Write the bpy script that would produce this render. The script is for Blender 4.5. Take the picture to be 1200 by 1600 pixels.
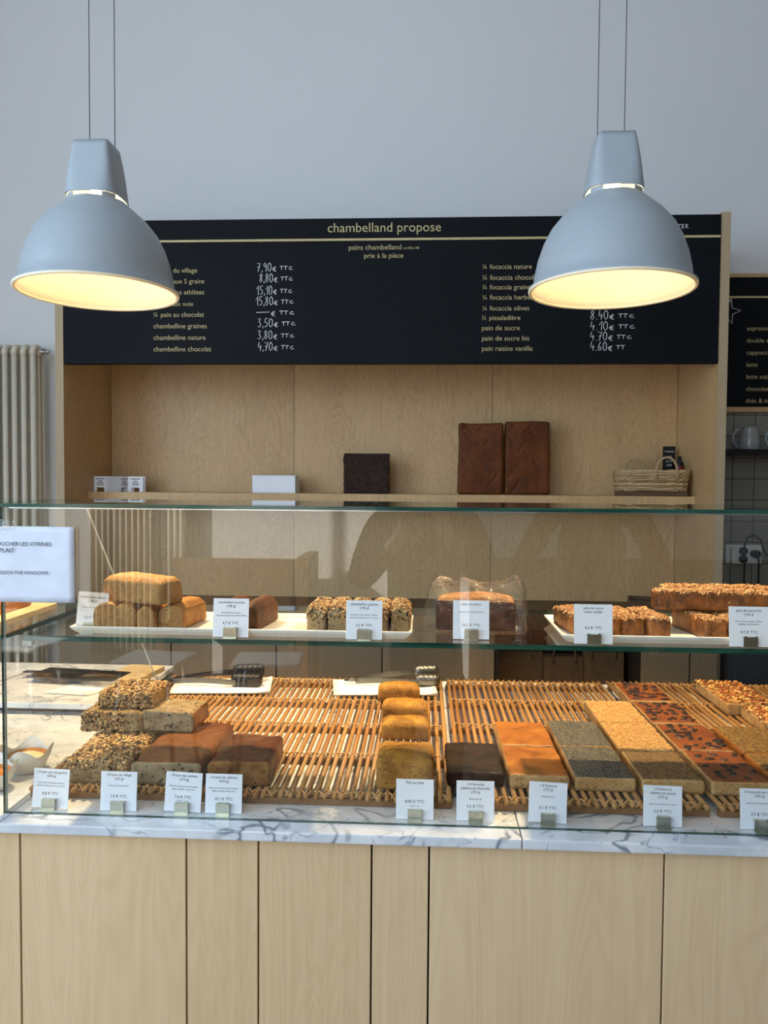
import bpy, bmesh, math, random
from math import sin, cos, pi, radians
from mathutils import Vector, Matrix, noise

# ------------------------------------------------------------------ clear
for o in list(bpy.data.objects):
    bpy.data.objects.remove(o, do_unlink=True)
SC = bpy.context.scene
COL = SC.collection

# ------------------------------------------------------------------ camera
def rot_axes(p, y, r):
    f = Vector((sin(y)*cos(p), cos(y)*cos(p), -sin(p)))
    rt = Vector((cos(y), -sin(y), 0.0))
    dn = f.cross(rt)
    c, s = cos(r), sin(r)
    return c*rt + s*dn, -s*rt + c*dn, f
cd = bpy.data.cameras.new('camera')
cam = bpy.data.objects.new('camera', cd)
COL.objects.link(cam)
RT, DN, FW = rot_axes(radians(2.195), radians(-3.01), radians(-0.415))
m = Matrix.Identity(4)
for i in range(3):
    m[i][0] = RT[i]; m[i][1] = -DN[i]; m[i][2] = -FW[i]
m.translation = Vector((0, 0, 1.5))
cam.matrix_world = m
cd.sensor_fit = 'HORIZONTAL'; cd.sensor_width = 36.0; cd.lens = 36.0*1202/1200
cd.clip_start = 0.02; cd.clip_end = 100
SC.camera = cam

# ------------------------------------------------------------------ view, world, lights
SC.view_settings.view_transform = 'Standard'
SC.view_settings.look = 'None'
SC.view_settings.gamma = 1.0
SC.view_settings.use_curve_mapping = False
SC.view_settings.exposure = 0.0
try:
    SC.cycles.transparent_max_bounces = 32
    SC.cycles.max_bounces = 10
    SC.cycles.diffuse_bounces = 5
except Exception:
    pass

W = bpy.data.worlds.new('world'); SC.world = W
W.use_nodes = True
bg = W.node_tree.nodes['Background']
bg.inputs['Color'].default_value = (0.62, 0.78, 1.0, 1)
bg.inputs['Strength'].default_value = 1.2

def area_light(name, loc, target, sx, sy, power, color):
    d = bpy.data.lights.new(name, 'AREA'); d.shape = 'RECTANGLE'
    d.size = sx; d.size_y = sy; d.energy = power; d.color = color
    o = bpy.data.objects.new(name, d); COL.objects.link(o)
    o.location = loc
    o.rotation_euler = (Vector(target)-Vector(loc)).to_track_quat('-Z', 'Y').to_euler()
    return o
# daylight through the shop windows: one in the left wall, one in the wall behind
area_light('daylight_left', (-3.16, -0.8, 2.25), (0, -0.8, 2.25), 3.4, 2.7, 132, (0.64, 0.86, 1.08))
area_light('daylight_rear', (-1.3, -3.16, 2.9), (-1.3, 0, 2.9), 2.0, 1.9, 44, (0.74, 0.90, 1.10))

sd_ = bpy.data.lights.new('sun', 'SUN'); sd_.energy = 14.0; sd_.angle = radians(0.6); sd_.color = (1.0, 0.92, 0.80)
so_ = bpy.data.objects.new('sun', sd_); COL.objects.link(so_)
so_.location = (-8, 3, 7)
so_.rotation_euler = Vector((0.6, -0.65, -0.47)).to_track_quat('-Z', 'Y').to_euler()

LAMP_SPOT = 108.0
LAMP_GLOW = 0.6
LAMP_COLOR = (1.0, 0.70, 0.37)

# ------------------------------------------------------------------ material helpers
def s2l(c):
    out = []
    for v in c:
        v = v/255.0
        out.append(v/12.92 if v <= 0.04045 else ((v+0.055)/1.055)**2.4)
    return (out[0], out[1], out[2], 1.0)

class NT:
    def __init__(self, name):
        self.m = bpy.data.materials.new(name); self.m.use_nodes = True
        self.t = self.m.node_tree; self.n = self.t.nodes; self.l = self.t.links
        self.bsdf = self.n['Principled BSDF']; self.out = self.n['Material Output']
    def add(self, typ, **kw):
        nd = self.n.new(typ)
        for k, v in kw.items():
            if hasattr(nd, k): setattr(nd, k, v)
            else: nd.inputs[k].default_value = v
        return nd
    def link(self, a, b): self.l.new(a, b)
    def coord(self, scale=(1, 1, 1), per_object=True, kind='Object'):
        tc = self.add('ShaderNodeTexCoord')
        mp = self.add('ShaderNodeMapping'); mp.inputs['Scale'].default_value = scale
        if per_object:
            oi = self.add('ShaderNodeObjectInfo')
            mul = self.add('ShaderNodeMath', operation='MULTIPLY'); mul.inputs[1].default_value = 17.0
            self.link(oi.outputs['Random'], mul.inputs[0])
            ad = self.add('ShaderNodeVectorMath', operation='ADD')
            self.link(tc.outputs[kind], ad.inputs[0]); self.link(mul.outputs[0], ad.inputs[1])
            self.link(ad.outputs[0], mp.inputs['Vector'])
        else:
            self.link(tc.outputs[kind], mp.inputs['Vector'])
        return mp.outputs['Vector']
    def noise(self, vec, scale, detail=4, rough=0.55, dist=0.0):
        n = self.add('ShaderNodeTexNoise'); n.inputs['Scale'].default_value = scale
        n.inputs['Detail'].default_value = detail; n.inputs['Roughness'].default_value = rough
        n.inputs['Distortion'].default_value = dist
        self.link(vec, n.inputs['Vector']); return n.outputs['Fac']
    def voronoi(self, vec, scale, feature='F1', out='Distance'):
        n = self.add('ShaderNodeTexVoronoi'); n.feature = feature
        n.inputs['Scale'].default_value = scale
        self.link(vec, n.inputs['Vector']); return n.outputs[out]
    def ramp(self, fac, stops, interp='LINEAR'):
        r = self.add('ShaderNodeValToRGB'); r.color_ramp.interpolation = interp
        e = r.color_ramp.elements
        while len(e) < len(stops): e.new(0.5)
        for i, (p, c) in enumerate(stops):
            e[i].position = p; e[i].color = c if len(c) == 4 else (*c, 1)
        self.link(fac, r.inputs['Fac']); return r.outputs['Color']
    def mix(self, fac, a, b, blend='MIX'):
        x = self.add('ShaderNodeMix'); x.data_type = 'RGBA'; x.blend_type = blend
        for sock, v in ((x.inputs[0], fac), (x.inputs[6], a), (x.inputs[7], b)):
            if hasattr(v, 'links'): self.link(v, sock)
            else: sock.default_value = v
        return x.outputs[2]
    def math(self, op, a, b=None):
        x = self.add('ShaderNodeMath', operation=op)
        for i, v in enumerate((a, b)):
            if v is None: continue
            if hasattr(v, 'links'): self.link(v, x.inputs[i])
            else: x.inputs[i].default_value = v
        return x.outputs[0]
    def bump(self, height, strength=0.3, dist=0.002):
        b = self.add('ShaderNodeBump'); b.inputs['Strength'].default_value = strength
        b.inputs['Distance'].default_value = dist
        self.link(height, b.inputs['Height']); self.link(b.outputs[0], self.bsdf.inputs['Normal'])
    def base(self, c, rough=0.5, spec=0.5, metal=0.0):
        if hasattr(c, 'links'): self.link(c, self.bsdf.inputs['Base Color'])
        else: self.bsdf.inputs['Base Color'].default_value = c
        self.bsdf.inputs['Roughness'].default_value = rough
        self.bsdf.inputs['Specular IOR Level'].default_value = spec
        self.bsdf.inputs['Metallic'].default_value = metal
        return self.m

def plain(name, rgb, rough=0.5, spec=0.5, metal=0.0, grain=0.04, gscale=40):
    n = NT(name); c = s2l(rgb)
    f = n.noise(n.coord(), gscale, 3)
    lo = tuple(max(0, v*(1-grain*2)) for v in c[:3]); hi = tuple(min(1, v*(1+grain*2)) for v in c[:3])
    return n.base(n.ramp(f, [(0.3, lo), (0.7, hi)]), rough, spec, metal)

def wood(name, light, dark, scale=(7, 7, 1.0), lines=0.5, rough=0.5, spec=0.3):
    n = NT(name); v = n.coord(scale)
    f1 = n.noise(v, 1.1, 3, 0.5, 0.6)
    s = n.math('SINE', n.math('MULTIPLY', f1, 85.0))
    s = n.math('POWER', n.math('ABSOLUTE', s), 3.0)
    fine = n.noise(n.coord((scale[0]*14, scale[1]*14, scale[2]*2.5)), 1.0, 3)
    broad = n.noise(v, 0.5, 2)
    fac = n.math('ADD', n.math('MULTIPLY', s, 0.22*lines), n.math('ADD', n.math('MULTIPLY', fine, 0.35), n.math('MULTIPLY', broad, 0.5)))
    col = n.ramp(fac, [(0.28, s2l(light)), (0.80, s2l(dark))])
    n.bump(fine, 0.05, 0.001)
    return n.base(col, rough, spec)

MAT = {}
MAT['birch'] = wood('birch plywood', (228, 200, 160), (202, 170, 128), (6.0, 6.0, 0.55), 0.45, 0.42, 0.4)
MAT['birch_unit'] = wood('birch plywood of the shelf unit', (208, 174, 126), (180, 144, 98), (6.5, 6.5, 1.5), 0.8, 0.45, 0.35)
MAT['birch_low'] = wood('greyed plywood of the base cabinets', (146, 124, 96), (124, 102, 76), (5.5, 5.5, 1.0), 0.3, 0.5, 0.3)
MAT['dark_inside'] = plain('dark cabinet inside', (40, 30, 22), 0.7, 0.2)  # near black, shade of the open compartment is put into the colour
MAT['walnut'] = wood('brown oiled wood', (104, 78, 52), (66, 46, 30), (1.2, 9, 9), 0.7, 0.45, 0.3)
MAT['oak'] = wood('pale board wood', (214, 192, 150), (186, 156, 108), (2, 9, 9), 0.6, 0.5, 0.3)
MAT['darkwood'] = wood('dark furniture wood', (120, 88, 56), (78, 54, 34), (3, 3, 3), 0.6, 0.5, 0.3)

def ply_edge():
    n = NT('plywood edge'); v = n.coord((1, 1, 0.05), False)
    wv = n.add('ShaderNodeTexWave'); wv.bands_direction = 'X'
    wv.inputs['Scale'].default_value = 95; wv.inputs['Distortion'].default_value = 1.2
    n.link(v, wv.inputs['Vector'])
    col = n.ramp(wv.outputs['Fac'], [(0.2, s2l((150, 128, 98))), (0.8, s2l((196, 176, 144)))])
    return n.base(col, 0.6, 0.3)
MAT['ply_edge'] = ply_edge()

def marble():
    n = NT('white marble'); v = n.coord((1, 1, 1), True)
    def vein(scale, dist, w, dark, off):
        ad = n.add('ShaderNodeVectorMath', operation='ADD'); n.link(v, ad.inputs[0]); ad.inputs[1].default_value = (off, off*.7, off*1.3)
        f = n.noise(ad.outputs[0], scale, 3, 0.55, dist)
        r = n.math('ABSOLUTE', n.math('SUBTRACT', f, 0.5))
        mk = n.ramp(n.noise(ad.outputs[0], scale*1.3, 2), [(0.42, (0, 0, 0)), (0.54, (1, 1, 1))])
        ln = n.ramp(r, [(0.0, dark), (w, (1, 1, 1)), (1.0, (1, 1, 1))])
        return n.mix(mk, (1, 1, 1, 1), ln)
    d = n.noise(v, 7, 5, 0.6, 0.8)
    cloud = n.ramp(d, [(0.30, s2l((190, 196, 204))), (0.62, s2l((228, 230, 232)))])
    c = n.mix(1.0, cloud, vein(4.5, 0.9, 0.018, (0.22, 0.25, 0.30), 3.1), 'MULTIPLY')
    c = n.mix(1.0, c, vein(11, 0.8, 0.014, (0.50, 0.53, 0.57), 9.7), 'MULTIPLY')
    return n.base(c, 0.16, 0.5)
MAT['marble'] = marble()

def paint(name, rgb, rough=0.75):
    n = NT(name); v = n.coord((1, 1, 1), False)
    f = n.noise(v, 1.2, 3); c = s2l(rgb)
    col = n.ramp(f, [(0.3, tuple(x*0.97 for x in c[:3])), (0.7, c[:3])])
    n.bump(n.noise(v, 160, 2), 0.06, 0.001)
    return n.base(col, rough, 0.25)
MAT['wall'] = paint('white wall paint', (222, 223, 224))
MAT['wall_dim'] = paint('darkened wall paint', (128, 118, 104))  # unseen right wall, darkened to cut light bounced towards the tiled corner
MAT['ceil'] = paint('ceiling paint', (228, 228, 228))
MAT['floor'] = wood('floor boards', (150, 128, 100), (104, 84, 62), (8, 0.8, 1), 0.4, 0.5)
MAT['shade'] = plain('grey lacquered aluminium', (160, 168, 174), 0.42, 0.5, 0.0, 0.01)
MAT['shade_in'] = plain('shade inside', (240, 232, 208), 0.6, 0.3, 0.0, 0.0)
MAT['wire'] = plain('steel cable', (70, 72, 76), 0.5, 0.4, 0.3)
MAT['board'] = plain('blackboard paint', (12, 15, 20), 0.6, 0.14, 0.0, 0.1, 3)
MAT['gold'] = plain('gold lettering', (196, 182, 134), 0.6, 0.2)
MAT['chalk'] = plain('white chalk marker', (226, 228, 226), 0.8, 0.1)
MAT['radiator'] = plain('cream radiator enamel', (214, 205, 186), 0.35, 0.5, 0, 0.01)
MAT['steel'] = plain('brushed steel', (196, 196, 192), 0.25, 0.5, 1.0, 0.03)
MAT['tong_steel'] = plain('dull steel', (118, 118, 114), 0.42, 0.5, 1.0, 0.05)
MAT['clip'] = plain('bulldog clip steel', (200, 198, 180), 0.28, 0.5, 1.0, 0.05)
MAT['card'] = plain('white card', (238, 240, 246), 0.6, 0.3, 0, 0.005)
MAT['ink'] = plain('black ink', (28, 28, 34), 0.7, 0.2)
MAT['ceramic'] = plain('white ceramic tray', (240, 237, 226), 0.25, 0.5, 0, 0.01)
MAT['napkin'] = plain('white paper napkin', (240, 238, 232), 0.85, 0.1, 0, 0.02, 90)
MAT['rubber'] = plain('black silicone', (24, 24, 26), 0.45, 0.4)
MAT['black'] = plain('black lacquer', (14, 14, 16), 0.35, 0.4)
MAT['darkgrey'] = plain('dark grey metal', (58, 62, 68), 0.4, 0.4, 0.2)
MAT['white_plastic'] = plain('white plastic', (214, 212, 204), 0.4, 0.4, 0, 0.01)
MAT['greyceramic'] = plain('grey glazed stoneware', (150, 152, 150), 0.2, 0.5)
MAT['red'] = plain('red label', (120, 26, 24), 0.5)
MAT['kraft'] = plain('brown kraft paper', (112, 82, 54), 0.8, 0.1, 0, 0.08, 30)
MAT['paper'] = plain('notice paper', (216, 220, 232), 0.5, 0.3, 0, 0.03, 25)
MAT['gasket'] = plain('dark gap', (14, 11, 9), 0.9, 0.1)
MAT['woodwhite'] = plain('white stool seat', (214, 212, 208), 0.4, 0.4, 0, 0.01)

def rattan(name, a, b):
    n = NT(name); g = n.add('ShaderNodeNewGeometry')
    f = n.noise(n.coord((30, 3, 30)), 4, 3)
    fac = n.math('ADD', n.math('MULTIPLY', g.outputs['Random Per Island'], 0.55), n.math('MULTIPLY', f, 0.5))
    return n.base(n.ramp(fac, [(0.2, s2l(a)), (0.85, s2l(b))]), 0.45, 0.4)
MAT['rattan'] = rattan('rattan rods', (180, 138, 84), (147, 101, 53))
MAT['rattan_bar'] = rattan('shaded rattan bar', (150, 110, 72), (112, 78, 48))  # darker than the rods: shade beneath them is put into the colour
MAT['binding'] = rattan('rattan binding', (204, 164, 106), (172, 126, 72))
MAT['wicker'] = rattan('basket wicker', (218, 190, 146), (150, 114, 72))

def tiles():
    n = NT('grey wall tiles'); tc = n.add('ShaderNodeTexCoord'); mp = n.add('ShaderNodeMapping')
    n.link(tc.outputs['Object'], mp.inputs['Vector'])
    mp.inputs['Rotation'].default_value = (radians(90), 0, 0)
    mp.inputs['Location'].default_value = (0.0525, 0, 0)
    b = n.add('ShaderNodeTexBrick'); b.offset = 0.0
    b.inputs['Scale'].default_value = 1.0; b.inputs['Brick Width'].default_value = 0.102
    b.inputs['Row Height'].default_value = 0.102; b.inputs['Mortar Size'].default_value = 0.0022
    b.inputs['Color1'].default_value = s2l((142, 138, 126)); b.inputs['Color2'].default_value = s2l((130, 125, 113))
    b.inputs['Mortar'].default_value = s2l((66, 58, 48))
    n.link(mp.outputs[0], b.inputs['Vector'])
    return n.base(b.outputs['Color'], 0.2, 0.5)
MAT['tiles'] = tiles()

def glass(name, tint, boost=1.0):
    n = NT(name); n.n.remove(n.bsdf)
    g = n.add('ShaderNodeNewGeometry')
    d = n.add('ShaderNodeVectorMath', operation='DOT_PRODUCT')
    n.link(g.outputs['Normal'], d.inputs[0]); n.link(g.outputs['Incoming'], d.inputs[1])
    c = n.math('ABSOLUTE', d.outputs['Value'])
    f = n.math('POWER', n.math('SUBTRACT', 1.0, c), 5.0)
    f = n.math('ADD', n.math('MULTIPLY', f, 0.96), 0.042*boost)
    f = n.math('MINIMUM', f, 1.0)
    tr = n.add('ShaderNodeBsdfTransparent'); tr.inputs['Color'].default_value = (*tint, 1)
    gl = n.add('ShaderNodeBsdfGlossy'); gl.inputs['Roughness'].default_value = 0.0
    gl.inputs['Color'].default_value = (1, 1, 1, 1)
    mx = n.add('ShaderNodeMixShader'); n.link(f, mx.inputs[0])
    n.link(tr.outputs[0], mx.inputs[1]); n.link(gl.outputs[0], mx.inputs[2])
    n.link(mx.outputs[0], n.out.inputs['Surface'])
    return n.m
MAT['glass'] = glass('clear glass', (0.985, 0.995, 0.988))
def film():
    n = NT('clear plastic film'); n.n.remove(n.bsdf)
    g = n.add('ShaderNodeNewGeometry')
    lw = n.add('ShaderNodeLayerWeight'); lw.inputs['Blend'].default_value = 0.35
    bmp = n.add('ShaderNodeBump'); bmp.inputs['Strength'].default_value = 1.0; bmp.inputs['Distance'].default_value = 0.012
    f = n.noise(n.coord((1, 1, 1)), 45, 3, 0.6, 1.0); n.link(f, bmp.inputs['Height'])
    n.link(bmp.outputs[0], lw.inputs['Normal'])
    tr = n.add('ShaderNodeBsdfTransparent'); tr.inputs['Color'].default_value = (0.97, 0.97, 0.97, 1)
    gl = n.add('ShaderNodeBsdfGlossy'); gl.inputs['Roughness'].default_value = 0.06
    n.link(bmp.outputs[0], gl.inputs['Normal'])
    fac = n.math('MULTIPLY', n.math('POWER', lw.outputs['Facing'], 2.0), 0.85); fac = n.math('ADD', fac, 0.035)
    mx = n.add('ShaderNodeMixShader'); n.link(fac, mx.inputs[0])
    n.link(tr.outputs[0], mx.inputs[1]); n.link(gl.outputs[0], mx.inputs[2])
    n.link(mx.outputs[0], n.out.inputs['Surface'])
    return n.m
MAT['film'] = film()
def edge_glass():
    n = NT('green glass edge'); f = n.noise(n.coord((6, 6, 120)), 1.5, 2)
    col = n.ramp(f, [(0.3, s2l((14, 46, 38))), (0.7, s2l((40, 88, 72)))])
    return n.base(col, 0.12, 0.6)
MAT['glass_edge'] = edge_glass()

MAT['polished'] = plain('polished glass edge', (176, 182, 168), 0.2, 0.6)
def bulb_mat():
    n = NT('lit bulb'); n.bsdf.inputs['Emission Color'].default_value = (1.0, 0.80, 0.48, 1)
    n.bsdf.inputs['Emission Strength'].default_value = 12.0
    return n.base((0.9, 0.85, 0.7, 1), 0.5)
MAT['bulb'] = bulb_mat()

# bread
def crust(name, light, dark, scale=22, bump=0.5, rough=0.6, spec=0.3, contrast=0.25):
    n = NT(name); v = n.coord()
    a = n.noise(v, scale, 5, 0.6, 0.4); b = n.noise(v, scale*7, 3)
    fac = n.math('ADD', n.math('MULTIPLY', a, 0.75), n.math('MULTIPLY', b, 0.25))
    col = n.ramp(fac, [(0.5-contrast/2, s2l(dark)), (0.5+contrast/2, s2l(light))])
    n.bump(n.math('ADD', b, n.math('MULTIPLY', a, 1.5)), min(1.0, bump*1.6), 0.003)
    return n.base(col, rough, spec)
def crumb(name, light, dark, hole=(70, 50, 30), scale=130):
    n = NT(name); v = n.coord()
    a = n.noise(v, 30, 4); e = n.voronoi(v, scale)
    big = n.noise(v, scale*0.45, 2)
    col = n.ramp(a, [(0.35, s2l(dark)), (0.65, s2l(light))])
    hm = n.ramp(n.math('ADD', n.math('MULTIPLY', n.math('SUBTRACT', big, 0.5), 1.1), e), [(0.17, (0, 0, 0)), (0.29, (1, 1, 1))])
    col = n.mix(hm, n.mix(0.30, s2l(hole), col), col)
    n.bump(hm, 0.7, 0.0025)
    return n.base(col, 0.85, 0.1)
def speckle(name, a, b, c, scale=420, rough=0.6):
    n = NT(name); v = n.coord()
    vv = n.add('ShaderNodeTexVoronoi'); vv.inputs['Scale'].default_value = scale; n.link(v, vv.inputs['Vector'])
    sep = n.add('ShaderNodeSeparateColor'); n.link(vv.outputs['Color'], sep.inputs[0])
    col = n.ramp(sep.outputs[0], [(0.0, s2l(a)), (0.5, s2l(b)), (0.92, s2l(c))])
    n.bump(vv.outputs['Distance'], 0.8, 0.0015)
    return n.base(col, rough, 0.3)
def island(name, stops, rough=0.55):
    n = NT(name); g = n.add('ShaderNodeNewGeometry')
    return n.base(n.ramp(g.outputs['Random Per Island'], [(p, s2l(c)) for p, c in stops]), rough, 0.35)

MAT['cr_nature'] = crust('golden loaf crust', (206, 150, 82), (164, 106, 50), 30, 0.35)
MAT['cb_nature'] = crumb('beige loaf crumb', (176, 136, 86), (146, 108, 64), (84, 58, 32), 260)
MAT['cr_choc'] = crust('chocolate loaf crust', (103, 61, 39), (61, 36, 24), 26, 0.5)
MAT['cb_choc'] = crumb('chocolate crumb', (59, 36, 24), (40, 24, 16), (19, 11, 8))
MAT['cr_grain'] = crust('grain loaf crust', (163, 137, 99), (120, 91, 58), 40, 0.6)
MAT['cb_grain'] = crumb('grain crumb', (164, 142, 106), (130, 108, 74), (56, 42, 28), 150)
MAT['seeds'] = island('mixed seeds', [(0.0, (226, 194, 138)), (0.42, (190, 148, 94)), (0.70, (128, 90, 54)), (0.88, (58, 42, 34)), (1.0, (40, 30, 26))])
MAT['seeds_dark'] = island('dark toasted seeds', [(0.0, (66, 46, 32)), (0.5, (44, 30, 22)), (1.0, (92, 70, 52))])
MAT['sesame'] = island('sesame seeds', [(0.0, (236, 190, 122)), (1.0, (206, 154, 88))])
MAT['sesdough'] = crust('sesame dough', (206, 160, 96), (176, 126, 68), 50, 0.4)
MAT['sesmix'] = speckle('sesame and poppy mix', (62, 48, 32), (118, 92, 58), (160, 128, 84), 480)
MAT['poppy'] = speckle('poppy seeds', (34, 36, 42), (84, 82, 78), (134, 128, 112), 520)
MAT['herb'] = speckle('dried herb topping', (66, 52, 26), (112, 84, 42), (156, 120, 66), 330)
MAT['cb_foc'] = crumb('pale focaccia crumb', (194, 159, 108), (173, 134, 83), (129, 92, 51), 240)
MAT['cr_foc'] = crust('golden focaccia crust', (190, 122, 52), (126, 68, 26), 16, 0.25, 0.40, 0.45, 0.34)
MAT['cr_olive'] = crust('reddish focaccia crust', (150, 86, 42), (108, 54, 26), 18, 0.25, 0.42, 0.45, 0.4)
MAT['olive'] = plain('black olive', (44, 32, 28), 0.35, 0.5)
MAT['cr_onion'] = crust('onion topping', (190, 147, 82), (103, 49, 24), 42, 0.6, 0.5, 0.35, 0.22)
MAT['onion'] = island('roasted onion shreds', [(0.0, (232, 190, 110)), (0.5, (176, 100, 48)), (1.0, (104, 50, 26))])
MAT['cr_cocoa'] = crust('dark chocolate focaccia crust', (52, 33, 24), (28, 18, 14), 24, 0.4)
MAT['cr_village'] = crust('brown country crust', (136, 82, 38), (84, 44, 18), 16, 0.4, 0.34, 0.5, 0.34)
MAT['cb_village'] = crumb('speckled country crumb', (160, 142, 112), (130, 112, 84), (44, 32, 22), 120)
MAT['cr_athl'] = crust('dark glossy crust', (112, 62, 28), (58, 28, 12), 16, 0.4, 0.30, 0.5, 0.36)
MAT['cb_athl'] = crumb('fruit and nut crumb', (156, 112, 62), (104, 66, 32), (60, 32, 14), 90)
MAT['cr_corn'] = crust('yellow corn bread crust', (190, 140, 56), (136, 92, 36), 30, 0.5)
MAT['cb_corn'] = crumb('corn bread crumb', (178, 130, 66), (132, 90, 42), (88, 64, 35), 240)
MAT['cr_sugar'] = crust('sugar crusted brown top', (176, 120, 70), (116, 70, 36), 70, 1.0, 0.5, 0.4, 0.22)
MAT['cb_sugar'] = crust('custardy cake side', (156, 96, 42), (66, 36, 18), 30, 0.4, 0.4, 0.4, 0.28)
MAT['sugar'] = island('sugar crystals', [(0.0, (222, 176, 120)), (0.6, (176, 122, 72)), (1.0, (120, 74, 40))], 0.35)
MAT['cake'] = crust('lemon cake crust', (196, 140, 84), (130, 80, 42), 22, 0.5, 0.6, 0.3, 0.3)
MAT['cake_side'] = crust('lemon cake side', (96, 54, 28), (62, 34, 18), 26, 0.3)
MAT['slabcrust'] = crust('dark bread slab crust', (118, 62, 22), (74, 37, 12), 12, 0.4, 0.6, 0.25, 0.4)
MAT['darkcrumb'] = crust('dark seeded slab', (70, 50, 38), (38, 27, 22), 60, 0.9)
MAT['tartfill'] = crust('cream tart filling', (240, 226, 190), (222, 196, 140), 26, 0.3)
MAT['tartcrust'] = crust('baked tart crust', (206, 140, 76), (160, 96, 48), 26, 0.4)

# ------------------------------------------------------------------ object helpers
def link_mesh(name, verts, faces, mats, parent=None, fmats=None, smooth=False, loc=None, rot=None):
    me = bpy.data.meshes.new(name)
    me.from_pydata([tuple(v) for v in verts], [], faces)
    for mt in (mats if isinstance(mats, (list, tuple)) else [mats]):
        me.materials.append(MAT[mt] if isinstance(mt, str) else mt)
    if fmats: me.polygons.foreach_set('material_index', fmats)
    if smooth: me.polygons.foreach_set('use_smooth', [True]*len(me.polygons))
    me.update()
    o = bpy.data.objects.new(name, me); COL.objects.link(o)
    if parent: o.parent = parent
    if loc: o.location = loc
    if rot: o.rotation_euler = rot
    return o

def from_bm(name, bm, mats, parent=None, smooth=False, loc=None, rot=None):
    me = bpy.data.meshes.new(name); bm.normal_update(); bm.to_mesh(me); bm.free()
    for mt in (mats if isinstance(mats, (list, tuple)) else [mats]):
        me.materials.append(MAT[mt] if isinstance(mt, str) else mt)
    if smooth: me.polygons.foreach_set('use_smooth', [True]*len(me.polygons))
    o = bpy.data.objects.new(name, me); COL.objects.link(o)
    if parent: o.parent = parent
    if loc: o.location = loc
    if rot: o.rotation_euler = rot
    return o

def add_box(bm, x0, x1, y0, y1, z0, z1, bev=0.0, seg=2):
    r = bmesh.ops.create_cube(bm, size=1.0)
    vs = r['verts']
    for v in vs:
        v.co.x = x0+(v.co.x+.5)*(x1-x0); v.co.y = y0+(v.co.y+.5)*(y1-y0); v.co.z = z0+(v.co.z+.5)*(z1-z0)
    if bev > 0:
        es = list({e for v in vs for e in v.link_edges})
        bmesh.ops.bevel(bm, geom=es, offset=bev, segments=seg, profile=0.6, affect='EDGES')

def box(name, dims, mats, parent=None, bev=0.0, seg=2, **kw):
    bm = bmesh.new(); add_box(bm, *dims, bev=bev, seg=seg)
    return from_bm(name, bm, mats, parent, **kw)

def tube_geo(path, r, seg=8, cap=True, radii=None, closed=False):
    path = [Vector(p) for p in path]; n = len(path); V = []; Fc = []
    up = None
    for i, p in enumerate(path):
        if closed: t = path[(i+1) % n]-path[i-1]
        else: t = path[min(i+1, n-1)]-path[max(i-1, 0)]
        if t.length < 1e-9: t = Vector((0, 0, 1))
        t.normalize()
        if up is None: up = Vector((0, 0, 1)) if abs(t.z) < 0.9 else Vector((1, 0, 0))
        a = t.cross(up)
        if a.length < 1e-6: a = t.orthogonal()
        a.normalize(); b = a.cross(t).normalized(); up = b
        rr = radii[i] if radii else r
        for k in range(seg):
            an = 2*pi*k/seg
            V.append(p+(a*cos(an)+b*sin(an))*rr)
    rng = n if closed else n-1
    for i in range(rng):
        j = (i+1) % n
        for k in range(seg):
            k2 = (k+1) % seg
            Fc.append((i*seg+k, i*seg+k2, j*seg+k2, j*seg+k))
    if cap and not closed:
        Fc.append(tuple(range(seg-1, -1, -1))); Fc.append(tuple((n-1)*seg+k for k in range(seg)))
    return V, Fc

class Geo:
    def __init__(self): self.v = []; self.f = []; self.m = []
    def add(self, V, Fc, mi=0):
        o = len(self.v); self.v += list(V); self.f += [tuple(i+o for i in f) for f in Fc]; self.m += [mi]*len(Fc)
        return self
    def tube(self, path, r, seg=8, mi=0, **kw): return self.add(*tube_geo(path, r, seg, **kw), mi=mi)
    def box(self, x0, x1, y0, y1, z0, z1, mi=0):
        V = [Vector((x, y, z)) for z in (z0, z1) for y in (y0, y1) for x in (x0, x1)]
        return self.add(V, [(0, 2, 3, 1), (4, 5, 7, 6), (0, 1, 5, 4), (2, 6, 7, 3), (0, 4, 6, 2), (1, 3, 7, 5)], mi)
    def lathe(self, prof, seg=32, mi=0, c=(0, 0, 0)):
        V = []; Fc = []
        n = len(prof)
        for k in range(seg):
            a = 2*pi*k/seg
            for r, z in prof: V.append(Vector((c[0]+r*cos(a), c[1]+r*sin(a), c[2]+z)))
        for k in range(seg):
            k2 = (k+1) % seg
            for i in range(n-1): Fc.append((k*n+i, k2*n+i, k2*n+i+1, k*n+i+1))
        return self.add(V, Fc, mi)
    def build(self, name, mats, parent=None, smooth=False, **kw):
        return link_mesh(name, self.v, self.f, mats, parent, self.m, smooth, **kw)

def thing(name, label, cat, loc=(0, 0, 0), rotz=0.0, group=None):
    o = bpy.data.objects.new(name, None); COL.objects.link(o)
    o.empty_display_size = 0.05
    o.location = loc; o.rotation_euler = (0, 0, rotz)
    o['label'] = label; o['category'] = cat
    if group: o['group'] = group
    return o
def tag(o, label, cat, group=None):
    o['label'] = label; o['category'] = cat
    if group: o['group'] = group
    return o
def struct(o):
    o['kind'] = 'structure'; return o
def dup(root, loc, rotz=0.0, label=None):
    r = root.copy(); COL.objects.link(r); r.location = loc; r.rotation_euler = (0, 0, rotz)
    if label: r['label'] = label
    for ch in list(root.children):
        c = ch.copy(); COL.objects.link(c); c.parent = r
        for g in list(ch.children):
            d = g.copy(); COL.objects.link(d); d.parent = c
    return r

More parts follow.
